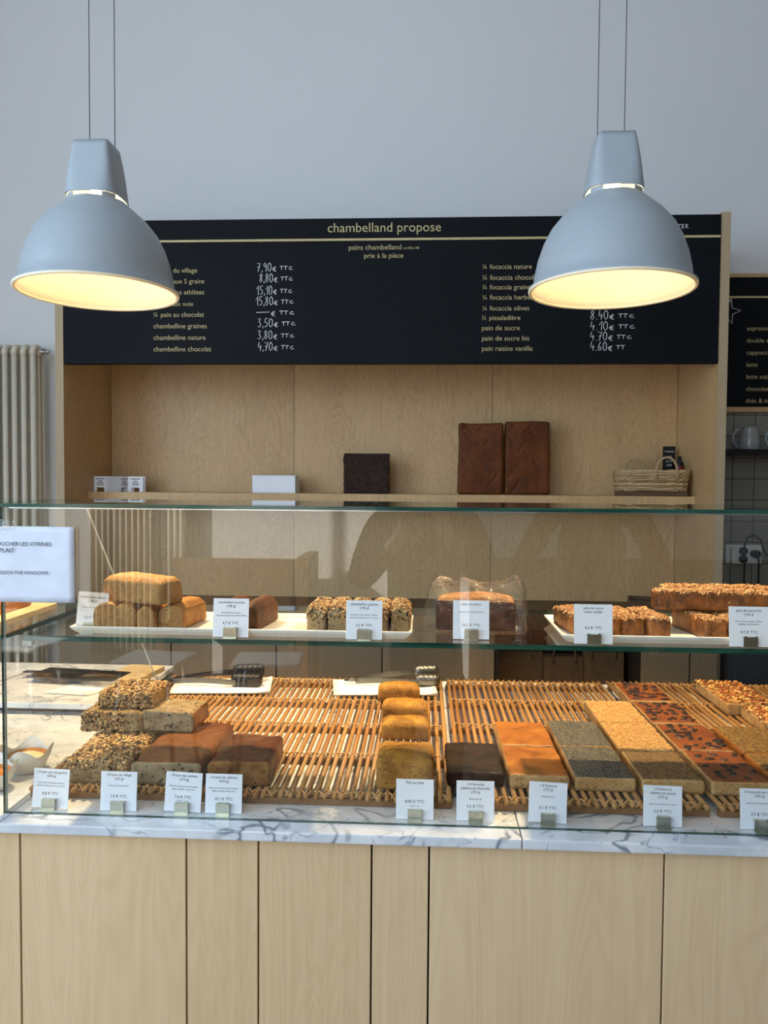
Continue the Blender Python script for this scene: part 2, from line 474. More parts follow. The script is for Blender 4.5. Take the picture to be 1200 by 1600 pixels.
# text -> flat mesh in the XZ plane facing -Y
def text_geo(body, size=1.0, align='LEFT', width=None):
    cu = bpy.data.curves.new('t', 'FONT'); cu.body = body; cu.size = size; cu.align_x = align
    cu.resolution_u = 3; cu.fill_mode = 'FRONT'
    ob = bpy.data.objects.new('t', cu); COL.objects.link(ob)
    dg = bpy.context.evaluated_depsgraph_get()
    me = bpy.data.meshes.new_from_object(ob.evaluated_get(dg))
    V = [Vector((v.co.x, 0, v.co.y)) for v in me.vertices]; Fc = [tuple(p.vertices) for p in me.polygons]
    bpy.data.objects.remove(ob, do_unlink=True); bpy.data.curves.remove(cu); bpy.data.meshes.remove(me)
    if width and V:
        x0 = min(v.x for v in V); x1 = max(v.x for v in V); s = width/(x1-x0)
        V = [Vector(((v.x-x0)*s, 0, v.z*s)) for v in V]
    return V, Fc
def text_lines(name, items, mat, parent, y):
    for it in items: text_obj(name, [it], mat, parent, y)
def text_obj(name, items, mat, parent, y=0.0):
    g = Geo()
    for it in items:
        body, x, z = it[0], it[1], it[2]; kw = it[3]
        V, Fc = text_geo(body, **kw)
        g.add([v+Vector((x, y, z)) for v in V], Fc)
    return g.build(name, mat, parent)

STROKES = {
 '0': [[(.3, 1), (.08, .8), (.05, .3), (.25, 0), (.5, .2), (.52, .75), (.3, 1)]],
 '1': [[(.05, .6), (.4, 1), (.35, 0)]],
 '2': [[(.1, .8), (.3, 1), (.5, .8), (.1, .05), (.55, .05)]],
 '3': [[(.1, .95), (.45, .95), (.25, .58), (.5, .35), (.35, .03), (.05, .08)]],
 '4': [[(.2, 1), (.05, .42), (.55, .42)], [(.42, .65), (.38, 0)]],
 '5': [[(.55, 1), (.18, .97), (.12, .55), (.42, .55), (.5, .2), (.1, .02)]],
 '6': [[(.4, 1), (.12, .5), (.15, .05), (.45, .08), (.45, .4), (.15, .4)]],
 '7': [[(.05, .92), (.52, .98), (.2, 0)], [(.12, .5), (.5, .55)]],
 '8': [[(.3, .55), (.1, .8), (.3, 1), (.5, .8), (.3, .55), (.05, .25), (.25, 0), (.5, .25), (.3, .55)]],
 '9': [[(.5, .75), (.25, .98), (.1, .72), (.3, .55), (.5, .75), (.45, 0)]],
 ',': [[(.15, .12), (.08, -.12)]], '.': [[(.12, .05), (.2, .02)]],
 '-': [[(.0, .45), (1.6, .47)]],
 'e': [[(.6, .62), (.4, .72), (.18, .5), (.2, .18), (.4, .02), (.6, .1)], [(.05, .45), (.5, .45)], [(.05, .3), (.45, .3)]],
 'T': [[(.0, .78), (.55, .82)], [(.28, .8), (.25, .25)]],
 'c': [[(.6, .68), (.3, .66), (.15, .45), (.3, .3), (.75, .34)]],
 'R': [[(.05, 0), (.08, .7), (.4, .6), (.1, .35), (.45, 0)]], 'E': [[(.5, .7), (.1, .68), (.1, 0), (.5, .03)], [(.1, .36), (.42, .38)]],
 'P': [[(.05, 0), (.08, .7), (.42, .58), (.1, .32)]], 'O': [[(.3, .7), (.08, .5), (.1, .1), (.3, 0), (.5, .2), (.5, .55), (.3, .7)]],
 'M': [[(.05, 0), (.1, .7), (.3, .3), (.5, .7), (.55, 0)]], 'A': [[(.0, 0), (.28, .7), (.5, 0)], [(.1, .25), (.42, .25)]],
 ' ': []}
def stroke_geo(paths, wd):
    V = []; Fc = []
    for p in paths:
        pts = [Vector((a, 0, b)) for a, b in p]
        n0 = len(V)
        for i, q in enumerate(pts):
            t = pts[min(i+1, len(pts)-1)]-pts[max(i-1, 0)]
            if t.length < 1e-9: t = Vector((1, 0, 0))
            t.normalize(); nn = Vector((-t.z, 0, t.x))*wd/2
            V += [q+nn, q-nn]
        for i in range(len(pts)-1):
            a = n0+2*i; Fc.append((a, a+1, a+3, a+2))
    return V, Fc
def hand_geo(s, x, z, h, width, rnd):
    adv = {'1': .5, ',': .25, '.': .3, ' ': .3, 'T': .55, '-': 1.75, 'e': .75}
    tot = sum(adv.get(c, .62) for c in s); sc = width/(tot)
    g = Geo(); cx = 0
    for c in s:
        small = 0.75 if c in 'eTc' else 1.0
        paths = []
        for p in STROKES[c]:
            paths.append([((cx+(a*(0.9 if c not in '-' else 1))*1.0)*sc+x, b*h*small+z+rnd.uniform(-.0008, .0008)) for a, b in p])
        V, Fc = stroke_geo(paths, 0.0025); g.add(V, Fc)
        cx += adv.get(c, .62)
    return g.v, g.f

# rounded, subdivided, noisy box for bread; base at z = 0, centred in x and y
def bread_geo(sx, sy, sz, rt=0.012, rb=0.004, step=0.006, amp=0.0012, freq=60, amp2=0.0, freq2=14, bulge=0.0, seed=0, mats=None, rv=None, cuts=()):
    mats = mats or {}
    hx, hy, hz = sx/2, sy/2, sz/2
    nx, ny, nz = (max(4, int(round(s/step))) for s in (sx, sy, sz))
    key = {}; V = []; Fc = []; fm = []; D = []
    off = Vector((seed*3.17, seed*1.73, seed*5.31))
    def vert(i, j, k):
        q = (i, j, k)
        if q in key: return key[q]
        p = Vector((-hx+sx*i/nx, -hy+sy*j/ny, -hz+sz*k/nz))
        zt = k/nz
        r = rb+(rt-rb)*zt
        r = min(r, hx*.95, hy*.95, hz*.95)
        r3 = Vector((r, r, r))
        # cut faces keep sharp corners on that side
        c = Vector((max(-hx+r, min(hx-r, p.x)), max(-hy+r, min(hy-r, p.y)), max(-hz+r, min(hz-r, p.z))))
        if 'front' in cuts and p.y < 0: c.y = max(-hy+.002, min(hy-r, p.y))
        if 'left' in cuts and p.x < 0: c.x = max(-hx+.002, min(hx-r, p.x))
        if 'right' in cuts and p.x > 0: c.x = min(hx-.002, max(-hx+r, p.x))
        if 'back' in cuts and p.y > 0: c.y = min(hy-.002, max(-hy+r, p.y))
        d = p-c
        if d.length < 1e-9: d = Vector((0, 0, 1))
        rr = min(r, d.length) if d.length < r else r
        dn = d.normalized()
        pos = c+dn*rr
        if zt > 0.45:
            b = bulge*(1-(p.x/hx)**2)*(1-(p.y/hy)**2) if bulge else 0
            pos.z += b*(zt-.45)/.55
        nn = noise.noise(pos*freq+off)*amp + (noise.noise(pos*freq2+off)*amp2 if amp2 else 0)
        if k > 0: pos = pos+dn*nn
        pos.z = max(pos.z, -hz)+hz
        key[q] = len(V); V.append(pos); D.append(dn); return key[q]
    def grid(f, nu, nv, side, flip):
        mi = mats.get(side, 0)
        for a in range(nu):
            for b in range(nv):
                q = (vert(*f(a, b)), vert(*f(a+1, b)), vert(*f(a+1, b+1)), vert(*f(a, b+1)))
                Fc.append(q[::-1] if flip else q); fm.append(mi)
    grid(lambda a, b: (a, b, nz), nx, ny, 'top', False)
    grid(lambda a, b: (a, b, 0), nx, ny, 'bottom', True)
    grid(lambda a, b: (a, 0, b), nx, nz, 'front', False)
    grid(lambda a, b: (a, ny, b), nx, nz, 'back', True)
    grid(lambda a, b: (0, a, b), ny, nz, 'left', True)
    grid(lambda a, b: (nx, a, b), ny, nz, 'right', False)
    return V, Fc, fm, D
def bread(name, dims, mats, parent, fm=None, **kw):
    V, Fc, f, D = bread_geo(*dims, mats=fm, **kw)
    o = link_mesh(name, V, Fc, mats, parent, f, True)
    return o, V, Fc, D
def seeds(name, V, Fc, count, size, mat, parent, rnd, cond=lambda c, n: n.z > 0.5, flat=0.4, elong=1.7, sink=0.2):
    cand = []
    for f in Fc:
        a, b, c, d = (V[i] for i in f)
        n = (c-a).cross(d-b)
        if n.length < 1e-12: continue
        n.normalize(); cc = (a+b+c+d)/4
        if cond(cc, n): cand.append((a, b, c, d, n))
    g = Geo()
    for _ in range(count):
        a, b, c, d, n = rnd.choice(cand)
        u, v = rnd.random(), rnd.random()
        p = (a*(1-u)+b*u)*(1-v)+(d*(1-u)+c*u)*v
        t = n.orthogonal().normalized(); t = Matrix.Rotation(rnd.uniform(0, 2*pi), 3, n) @ t
        n2 = (n+Vector((rnd.uniform(-.3, .3), rnd.uniform(-.3, .3), rnd.uniform(-.3, .3)))).normalized()
        t = (t-n2*t.dot(n2)).normalized(); w = n2.cross(t)
        s = size*rnd.uniform(.75, 1.25)
        p = p+n2*s*flat*(1-2*sink)*.5
        L, Wd, Hh = t*s*elong/2, w*s/2, n2*s*flat
        g.add([p+L, p-L, p+Wd, p-Wd, p+Hh, p-Hh], [(0, 2, 4), (2, 1, 4), (1, 3, 4), (3, 0, 4), (2, 0, 5), (1, 2, 5), (3, 1, 5), (0, 3, 5)])
    o = g.build(name, mat, parent, True)
    o['kind'] = 'stuff'
    return o

# ================================================================== SETTING
YW = 3.80
struct(box('floor', (-3.3, 3.4, -3.3, 3.9, -0.1, 0.0), 'floor'))
struct(box('wall_back', (-3.3, 3.4, YW, 3.9, 0, 4.3), 'wall'))
struct(box('ceiling', (-3.3, 3.4, -3.3, 3.9, 4.3, 4.4), 'ceil'))
struct(box('wall_right', (3.3, 3.4, -3.2, 3.8, 0, 4.3), 'wall_dim'))
def wall_with_hole(name, axis, c0, c1, a0, a1, ha, hb, hz0, hz1):
    g = Geo()
    parts = [(a0, ha, 0, 4.3), (hb, a1, 0, 4.3), (ha, hb, 0, hz0), (ha, hb, hz1, 4.3)]
    for p0, p1, z0, z1 in parts:
        if axis == 'x': g.box(c0, c1, p0, p1, z0, z1)
        else: g.box(p0, p1, c0, c1, z0, z1)
    return struct(g.build(name, 'wall'))
wall_with_hole('wall_left', 'x', -3.3, -3.2, -3.2, 3.8, -2.95, 0.9, 0.9, 3.6)
wall_with_hole('wall_rear', 'y', -3.3, -3.2, -3.3, 3.3, -2.3, -.3, 1.95, 3.9)
def window(name, axis, c, a0, a1, z0, z1, nm):
    g = Geo()
    def b(p0, p1, q0, q1, w=0.03):
        if axis == 'x': g.box(c-w, c+w, p0, p1, q0, q1)
        else: g.box(p0, p1, c-w, c+w, q0, q1)
    b(a0, a1, z0, z0+.05); b(a0, a1, z1-.05, z1)
    for i in range(nm+1):
        x = a0+(a1-a0-.05)*i/nm; b(x, x+.05, z0+.05, z1-.05)
    return struct(g.build(name, 'white_plastic'))
window('window_1', 'x', -3.25, -2.95, 0.9, 0.9, 3.6, 3)
window('window_2', 'y', -3.25, -2.3, -.3, 1.95, 3.9, 2)
# wainscot behind the customers, seen mirrored in the display glass
struct(box('trim_1', (0.35, 3.28, -3.2, -3.16, 0.0, 0.94), 'darkwood'))
# tiled strip of wall right of the shelf unit
struct(box('trim_2', (1.252, 3.28, YW-.012, YW, 0.0, 1.872), 'tiles'))

# ================================================================== SHELF UNIT ON THE BACK WALL
YF = 3.275
XL, XR = -1.567, 1.209
unit = thing('shelf_unit', 'birch plywood shelf unit against the back wall under the long menu board', 'shelf', (0, 0, 0))
for x0, x1 in ((XL-.036, XL), (XR, XR+.038)):
    g = Geo(); g.box(x0, x1, YF, YW-.002, 0, 2.622)
    fm = [0]*6; fm[2] = 1
    link_mesh('side_panel', g.v, g.f, ['birch_unit', 'ply_edge'], unit, fm)
xs = [XL+.001, -0.646, 0.3245, XR-.001]
for a, b in zip(xs[:-1], xs[1:]):
    box('back_panel', (a+.001, b-.001, YW-.02, YW-.002, 0.0, 2.60), 'birch_unit', unit)
box('shelf_board', (XL+.0005, XR-.0005, 3.51, YW-.021, 1.409, 1.447), 'birch_unit', unit, bev=.001, seg=1)

board = thing('menu_board', 'long black menu board of breads with gold lettering above the shelf unit', 'menu board', (0, 0, 0))
box('panel', (XL+.003, XR-.003, YF-.004, YF+.03, 2.003, 2.611), 'board', board, bev=.001, seg=1)
TY = YF-.0046
g = Geo(); g.box(XL+.01, XR-.004, TY, TY+.0005, 2.5172, 2.5266); g.build('gold_line', 'gold', board)
text_lines('printed_heading', [('chambelland propose', -0.4184, 2.553, dict(width=.4767)),
    ('pains chambelland', -0.3286, 2.479, dict(width=.2213)), ('certifiés AB', -0.0992, 2.4805, dict(width=.067)),
    ('prix à la pièce', -0.2634, 2.4445, dict(width=.1645))], 'gold', board, TY)
L = [('¼ pain du village', -1.1669, 2.389, .1896), ('¼ pain aux 5 grains', -1.1669, 2.343, .2199), ('¼ pain des athlètes', -1.1669, 2.297, .2199),
     ('¼ pain aux noix', -1.1669, 2.248, .1726), ('¼ pain au chocolat', -1.1669, 2.202, .2197), ('chambelline graines', -1.1671, 2.1535, .2309),
     ('chambelline nature', -1.1674, 2.1043, .2256), ('chambelline chocolat', -1.1676, 2.0555, .2507)]
R_ = [('¼ focaccia nature', .2333, 2.395, .2043), ('¼ focaccia chocolat', .2339, 2.350, .236), ('¼ focaccia graines', .2344, 2.3105, .2098),
      ('¼ focaccia herbes', .2349, 2.268, .2099), ('¼ focaccia olives', .2354, 2.223, .1941), ('¼ pissaladière', .2332, 2.1835, .1597),
      ('pain de sucre', .2337, 2.141, .1572), ('pain de sucre bis', .2343, 2.098, .197), ('pain raisins vanille', .2348, 2.0555, .2104)]
text_lines('menu_line', [(t, x, z, dict(width=w)) for t, x, z, w in L+R_], 'gold', board, TY)
rh = random.Random(4)
for s, x, z, w in [('7,90e TTc', -.7209, 2.391, .1533), ('8,80e TTc', -.7099, 2.346, .1425), ('15,10e TTc', -.7236, 2.2945, .1536), ('15,80e TTc', -.7263, 2.249, .1619),
                   ('-e TTc', -.7235, 2.203, .1619), ('3,50e TTc', -.718, 2.157, .162), ('3,80e TTc', -.7179, 2.106, .1566), ('4,70e TTc', -.7151, 2.057, .1539),
                   ('8.40e TTc', .6809, 2.184, .1784), ('4.10e TTc', .6817, 2.1393, .1811), ('4.70e TTc', .6825, 2.097, .168), ('4.60e TT', .6832, 2.055, .1445)]:
    V, Fc = hand_geo(s, x, z, .037, w, rh)
    for v in V: v.y = TY
    link_mesh('handwritten_price', V, Fc, ['chalk'], board)
V, Fc = hand_geo('EMPORTER', .943, 2.5565, .022, .137, rh)
for v in V: v.y = TY
link_mesh('handwritten_word', V, Fc, ['chalk'], board)

# second menu board on the tiled wall
b2 = thing('drinks_board', 'framed black drinks board on the wall right of the shelf unit', 'menu board', (0, 0, 0))
gg = Geo(); gg.box(1.27, 2.9, 3.766, YW-.0005, 2.484, 2.502); gg.box(1.27, 2.9, 3.766, YW-.0005, 1.8485, 1.872)
gg.build('frame', 'birch_unit', b2)
box('panel', (1.27, 2.9, 3.775, YW-.0005, 1.8725, 2.4835), 'board', b2)
T2 = 3.7746
gg = Geo(); gg.box(1.27, 2.9, T2, T2+.0005, 2.388, 2.397); gg.build('gold_line', 'gold', b2)
text_lines('menu_line', [(t, x, z, dict(size=.030)) for t, x, z in [('espresso', 1.522, 2.235), ('double espresso', 1.523, 2.178), ('cappuccino', 1.524, 2.121),
    ('latte', 1.524, 2.064), ('latte soja', 1.525, 2.007), ('chocolat chaud', 1.526, 1.949), ('thés & infusions', 1.526, 1.893)]], 'gold', b2, T2)
st = []
for k in range(11):
    a = pi/2-.25+k*pi/5; rr = .062 if k % 2 == 0 else .026
    st.append((1.432+rr*cos(a), 2.325+rr*sin(a)))
V, Fc = stroke_geo([st], .003)
for v in V: v.y = T2
link_mesh('chalk_star', V, Fc, ['chalk'], b2)

# base cabinets and worktop behind the counter
zc = 0.93
tag(box('back_worktop', (XL+.001, XR-.001, 3.17, YW-.021, zc-.03, zc), 'walnut', bev=.002), 'brown oiled wood worktop under the shelf unit', 'worktop')
def cabinet(x0, x1, label, doors, yf=3.195):
    c = thing('base_cabinet', label, 'cabinet', ((x0+x1)/2, yf, 0), 0, 'base cabinets behind the counter')
    h = (x1-x0)/2
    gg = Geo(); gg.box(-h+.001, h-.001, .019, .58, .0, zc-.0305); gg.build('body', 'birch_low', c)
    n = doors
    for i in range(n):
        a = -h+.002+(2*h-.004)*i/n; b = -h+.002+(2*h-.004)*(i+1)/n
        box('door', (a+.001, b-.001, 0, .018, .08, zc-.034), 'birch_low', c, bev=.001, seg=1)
    return c
cabinet(XL+.003, -1.0705, 'base cabinet behind the counter, left of the first door gap', 1)
cabinet(-1.0705, -.6192, 'plywood base cabinet behind the black tongs', 1)
cabinet(-.6192, -.1719, 'plywood base cabinet behind the steel tongs napkin', 1)
cabinet(-.1719, .2982, 'plywood base cabinet just left of the dark open compartment', 1)
oc = thing('open_cabinet', 'dark open base cabinet holding brown paper bags behind the counter', 'cabinet', (.596, 3.195, 0))
gg = Geo(); gg.box(-.296, -.28, 0, .58, 0, zc-.0305); gg.box(.28, .296, 0, .58, 0, zc-.0305); gg.box(-.28, .28, .56, .58, 0, zc-.0305); gg.box(-.28, .28, 0, .56, 0, .06)
gg.box(-.28, .28, 0, .56, zc-.045, zc-.0305)
gg.build('body', 'dark_inside', oc)
box('shelf', (-.279, .279, .01, .56, .56, .575), 'dark_inside', oc)
cabinet(.8938, 1.0935, 'narrow plywood drawer cabinet right of the open compartment', 1)
cabinet(1.0945, XR-.002, 'thin plywood end cabinet beside the dark fridge', 1)
def paper_bag(x, y, w, h, d, label, rz=0):
    t = thing('paper_bag', label, 'bag', (x, y, .5755), rz, 'paper bags in the open cabinet')
    bm = bmesh.new(); add_box(bm, -w/2, w/2, -d/2, d/2, 0, h, bev=.004)
    bmesh.ops.subdivide_edges(bm, edges=bm.edges[:], cuts=3, use_grid_fill=True)
    for v in bm.verts:
        k = noise.noise(v.co*14+Vector((x*9, 0, 0)))*.006
        v.co.y += k; v.co.z = max(0, v.co.z)
    from_bm('body', bm, 'kraft', t)
    gg = Geo(); pts = [(-.05, -d/2-.003, h-.03)]+[(-.05*cos(a), -d/2-.003, h+.05*sin(a)) for a in [pi*i/10 for i in range(11)]]+[(.05, -d/2-.003, h-.03)]
    gg.tube(pts, .004, 6); gg.build('handle', 'kraft', t, True)
paper_bag(.42, 3.36, .19, .20, .07, 'brown paper bag at the left in the dark open cabinet')
paper_bag(.60, 3.34, .17, .185, .07, 'brown paper bag in the middle of the dark open cabinet', .1)
paper_bag(.775, 3.35, .17, .205, .07, 'brown paper bag at the right in the dark open cabinet', -.05)

# things on the back shelf (z 1.447)
zs = 1.447
def mini_card(x, y, rz, label):
    t = thing('price_card', label, 'price card', (x, y, zs), rz, 'spare price cards on the shelf')
    bm = bmesh.new()
    # card with a notch left free for its clip
    vs = [(-.036, 0), (-.018, 0), (-.018, .02), (.018, .02), (.018, 0), (.036, 0), (.036, .073), (-.036, .073)]
    f = bm.faces.new([bm.verts.new((a, 0, b)) for a, b in vs])
    r = bmesh.ops.extrude_face_region(bm, geom=[f])
    for v in r['geom']:
        if isinstance(v, bmesh.types.BMVert): v.co.y += .0012
    bmesh.ops.recalc_face_normals(bm, faces=bm.faces)
    from_bm('card', bm, 'card', t)
    gg = Geo()
    for w, z in ((.044, .061), (.016, .051), (.03, .043), (.034, .034)):
        gg.box(-w/2, w/2, -.0004, -.0001, z-.0016, z+.0016)
    gg.build('printed_text', 'ink', t)
    return t
pc = mini_card(-1.5352, 3.575, 0.0, 'white spare price card at the front left end of the shelf row')
for k in range(9):
    dup(pc, (-1.4635+.0075*(k-4)*0.9, 3.60+.002*k, 0)[0:2]+(zs,), radians(62), 'white spare price card edge on in the row after the first card on the shelf')
dup(pc, (-1.3835, 3.62, zs), radians(4), 'white spare price card at the right end of the row, front one of two')
dup(pc, (-1.3775, 3.632, zs), radians(4), 'white spare price card at the right end of the row, rear one of two')

wb = thing('white_box', 'long white cardboard box lying on the shelf left of the dark bread', 'box', (-.708, 3.60, zs), radians(-4))
box('body', (-.108, .1, -.0, .09, 0, .079), 'card', wb, bev=.0015)
box('lid', (-.11, .102, -.002, .092, .0795, .083), 'card', wb, bev=.001)

rs = random.Random(11)
t = thing('seeded_bread', 'square black seeded bread standing on the shelf in the middle', 'bread', (-.274, 3.64, zs), radians(-1))
o, V, Fc, D = bread('crust', (.213, .075, .186), ['darkcrumb'], t, rt=.008, rb=.006, amp=.002, freq=90, amp2=.002, freq2=20, seed=3)
seeds('seed_coating', V, Fc, 1500, .0055, 'seeds_dark', t, rs, lambda c, n: n.y < -.4 or n.z > .5)
for i, (x, w, h, sd, lb) in enumerate([(.262, .209, .336, 5, 'tall brown bread slab standing on the shelf, left of the pair'), (.479, .209, .345, 8, 'tall brown bread slab standing on the shelf, right of the pair by the basket')]):
    t = thing('bread_slab', lb, 'bread', (x, 3.66, zs), radians((-1, 1)[i]), 'pair of brown bread slabs on the shelf')
    V, Fc, fm, D = bread_geo(w, .06, h, rt=.014, rb=.012, amp=.0012, freq=40, amp2=.006, freq2=9, seed=sd)
    # creases where the dough was folded
    rc = random.Random(sd)
    cr = [(Vector((rc.uniform(-w/2, w/2), 0, rc.uniform(.03, h-.02))), rc.choice([.8, -.8, 1.0, -1.1, .9]), rc.uniform(.03, .07)) for _ in range(9)]
    for v in V:
        if v.y < -.012:
            for c, an, ln in cr:
                dx, dz = v.x-c.x, v.z-c.z
                u = dx*cos(an)+dz*sin(an); w_ = -dx*sin(an)+dz*cos(an)
                if abs(u) < ln: v.y += .005*math.exp(-(w_/.0045)**2)*(1-(u/ln)**2)
    link_mesh('crust', V, Fc, ['slabcrust'], t, None, True)

# wicker basket with two hoop handles
t = thing('wicker_basket', 'small oblong wicker basket with two hoop handles on the shelf', 'basket', (1.032, 3.585, zs), radians(-6))
box('wooden_base', (-.150, .150, -.065, .065, 0, .022), 'walnut', t, bev=.003)
gg = Geo()
def oval(a, b, n=64): return [(a*math.copysign(abs(cos(t_))**.5, cos(t_)), b*math.copysign(abs(sin(t_))**.5, sin(t_))) for t_ in [2*pi*i/n for i in range(n)]]
for r_ in range(9):
    z = .028+r_*.0092; k = .93+.008*r_
    pts = [(x*k, y*k, z) for x, y in oval(.158, .075)]
    pts2 = []
    for i, p in enumerate(pts):
        s_ = .0062*sin(i*pi/2+(r_ % 2)*pi)
        l = math.hypot(p[0], p[1]); pts2.append((p[0]*(1+s_/l), p[1]*(1+s_/l), p[2]+.0015*sin(i*.7+r_)))
    gg.tube(pts2, .0054, 6, closed=True)
gg.build('woven_wall', 'wicker', t, True)
gg = Geo()
for x, y in oval(.158, .075, 32): gg.tube([(x*.93, y*.93, .0225), (x*1.0, y*1.0, .112)], .003, 6)
gg.build('upright_stakes', 'wicker', t, True)
gg = Geo()
for ph in (0, pi):
    gg.tube([(x*1.0, y*1.0, .112+.004*sin(i*.9+ph)) for i, (x, y) in enumerate(oval(.16, .077))], .0055, 6, closed=True)
gg.build('braided_rim', 'wicker', t, True)
for x0, y0 in ((-.058, .074), (.055, -.077)):
    gg = Geo()
    for q in (-.004, .004):
        gg.tube([(x0-.045, y0+q, .075)]+[(x0-.045*cos(a), y0+q, .112+.062*sin(a)) for a in [pi*i/14 for i in range(15)]]+[(x0+.045, y0+q, .075)], .0052, 7)
    gg.build('handle', 'wicker', t, True)
# slate and bottle beside the basket
t = thing('chalk_slate', 'small black slate with white writing standing behind the basket', 'sign', (1.150, 3.70, zs), radians(3))
box('slate', (-.0285, .0285, 0, .008, 0, .233), 'black', t, bev=.001)
text_obj('writing', [('maison', -.021, .205, dict(width=.042)), ('pain', -.012, .18, dict(width=.024)), ('du jour', -.016, .16, dict(width=.032)), ('3,50', -.012, .14, dict(width=.024))], 'chalk', t, -.0005)
t = thing('dark_bottle', 'dark bottle with a red label between basket and unit side', 'bottle', (1.1875, 3.665, zs))
gg = Geo(); gg.lathe([(0, 0), (.0185, 0), (.019, .01), (.019, .13), (.017, .15), (.008, .165), (.008, .185), (0, .185)], 24); gg.build('body', 'black', t, True)
gg = Geo(); gg.lathe([(.0193, .05), (.0195, .055), (.0195, .135), (.0193, .14)], 24); gg.build('label', 'red', t, True)

# ================================================================== RADIATORS
def radiator(loc, n, label, z0=.12, z1=2.158):
    t = thing('column_radiator', label, 'radiator', loc)
    gg = Geo(); h = z1
    for k in range(3):
        y = .04*k
        gg.tube([(0, y, z0+.02), (0, y, h-.03)], .0135, 12)
    pts = [(0, -.002, h-.055), (0, .0, h-.03), (0, .012, h-.014), (0, .04, h-.010), (0, .068, h-.014), (0, .08, h-.03), (0, .082, h-.055)]
    gg.tube(pts, .0145, 12)
    gg.tube([(p[0], p[1], z0+h-p[2]) for p in pts], .0145, 12)
    gg.tube([(-.0232, .04, h-.035), (.0232, .04, h-.035)], .019, 12); gg.tube([(-.0232, .04, z0+.035), (.0232, .04, z0+.035)], .019, 12)
    me = None
    for i in range(n):
        if me is None:
            o = gg.build('section', 'radiator', t, True); me = o.data
        else:
            o = bpy.data.objects.new('section', me); COL.objects.link(o); o.parent = t
        o.location = (-.0464*i, 0, 0)
    gg = Geo()
    for x0, x1, r in ((.0235, .032, .022), (.032, .037, .016), (.037, .043, .019), (.043, .055, .010), (.055, .062, .013)):
        gg.tube([(x0, .04, h-.033), (x1, .04, h-.033)], r, 14)
    gg.build('valve_plug', 'steel', t, True)
    gg = Geo(); gg.box(-.0464*(n-1)-.01, -.0464*(n-1)+.01, .02, .06, 0, z0+.02); gg.box(-.01, .01, .02, .06, 0, z0+.02)
    gg.build('feet', 'radiator', t)
    return t
radiator((-1.8978, 3.652, 0), 14, 'tall cream column radiator on the back wall left of the shelf unit')
radiator((-1.83, -3.10, 0), 16, 'tall column radiator behind the customers mirrored in the glass', .12, 1.75)

# ================================================================== RIGHT OF THE UNIT: shelf, jugs, outlet, fridge
tag(box('black_wall_shelf', (1.262, 2.4, 3.55, YW-.0125, 1.640, 1.662), 'black', bev=.002), 'thin black wall shelf with grey jugs beneath the drinks board', 'shelf')
def jug(x, y, label, rz):
    t = thing('jug', label, 'jug', (x, y, 1.6622), rz, 'grey jugs on the black wall shelf')
    gg = Geo(); gg.lathe([(0, 0), (.042, 0), (.045, .004), (.046, .03), (.041, .07), (.034, .098), (.036, .105), (.033, .105), (.031, .097), (.038, .07), (.043, .03), (.0, .006)], 28)
    gg.build('body', 'greyceramic', t, True)
    gg = Geo(); gg.tube([(-.036, 0, .092), (-.055, 0, .094), (-.072, 0, .075), (-.074, 0, .045), (-.062, 0, .02), (-.043, 0, .014)], .0055, 8); gg.build('handle', 'greyceramic', t, True)
jug(1.500, 3.66, 'grey stoneware jug in the middle of the black wall shelf', 0)
jug(1.645, 3.65, 'grey stoneware jug at the right picture edge on the wall shelf', 0)
jug(1.345, 3.69, 'grey stoneware jug beside the unit side on the wall shelf', .4)
t = thing('power_outlet', 'white double power outlet with black plugs on the tiled wall', 'outlet', (1.536, YW-.012, 1.168))
box('plate', (-.085, .085, -.012, 0, -.045, .045), 'white_plastic', t, bev=.003)
box('multi_socket', (-.066, -.005, -.04, -.0125, -.045, .035), 'white_plastic', t, bev=.006)
for x, z in ((-.018, .018), (-.018, -.020), (.045, .004)):
    gg = Geo(); gg.tube([(x, -.012 if x > 0 else -.041, z), (x, -.06, z)], .018, 14); gg.tube([(x, -.06, z), (x, -.068, z)], .014, 14); gg.build('plug', 'rubber', t, True)
for nm, pts in (('cable', [(-.018, -.062, .018), (-.018, -.062, .05), (-.005, -.062, .085), (.025, -.062, .095), (.055, -.062, .075), (.07, -.06, .03), (.10, -.05, -.01), (.13, -.04, -.05), (.15, -.04, -.22)]),
                ('cable', [(-.018, -.062, -.02), (-.016, -.062, -.06), (-.014, -.05, -.237)]),
                ('cable', [(.045, -.066, .004), (.050, -.064, -.04), (.056, -.05, -.237)])):
    gg = Geo(); gg.tube(pts, .0038, 8); gg.build(nm, 'rubber', t, True)
t = thing('coffee_grinder', 'dark grey appliance at the right edge on the back kitchen counter', 'appliance', (1.72, 3.55, .93))
box('body', (-.09, .09, -.10, .10, 0, .20), 'darkgrey', t, bev=.012); box('lid', (-.08, .08, -.09, .09, .2005, .225), 'black', t, bev=.006)
tag(box('kitchen_worktop', (XR+.042, 2.6, 3.17, YW-.0125, .90, .93), 'darkgrey', bev=.002), 'dark grey worktop right of the shelf unit under the outlet', 'worktop')
t = thing('undercounter_fridge', 'dark undercounter fridge with black handle strip right of the cabinets', 'fridge', (1.60, 3.20, 0))
box('body', (-.345, .6, .0, .58, .04, .8995), 'darkgrey', t, bev=.003)
box('door', (-.34, .59, -.025, -.001, .08, .82), 'darkgrey', t, bev=.004)
box('handle_strip', (-.34, .59, -.03, -.001, .825, .855), 'black', t, bev=.002)

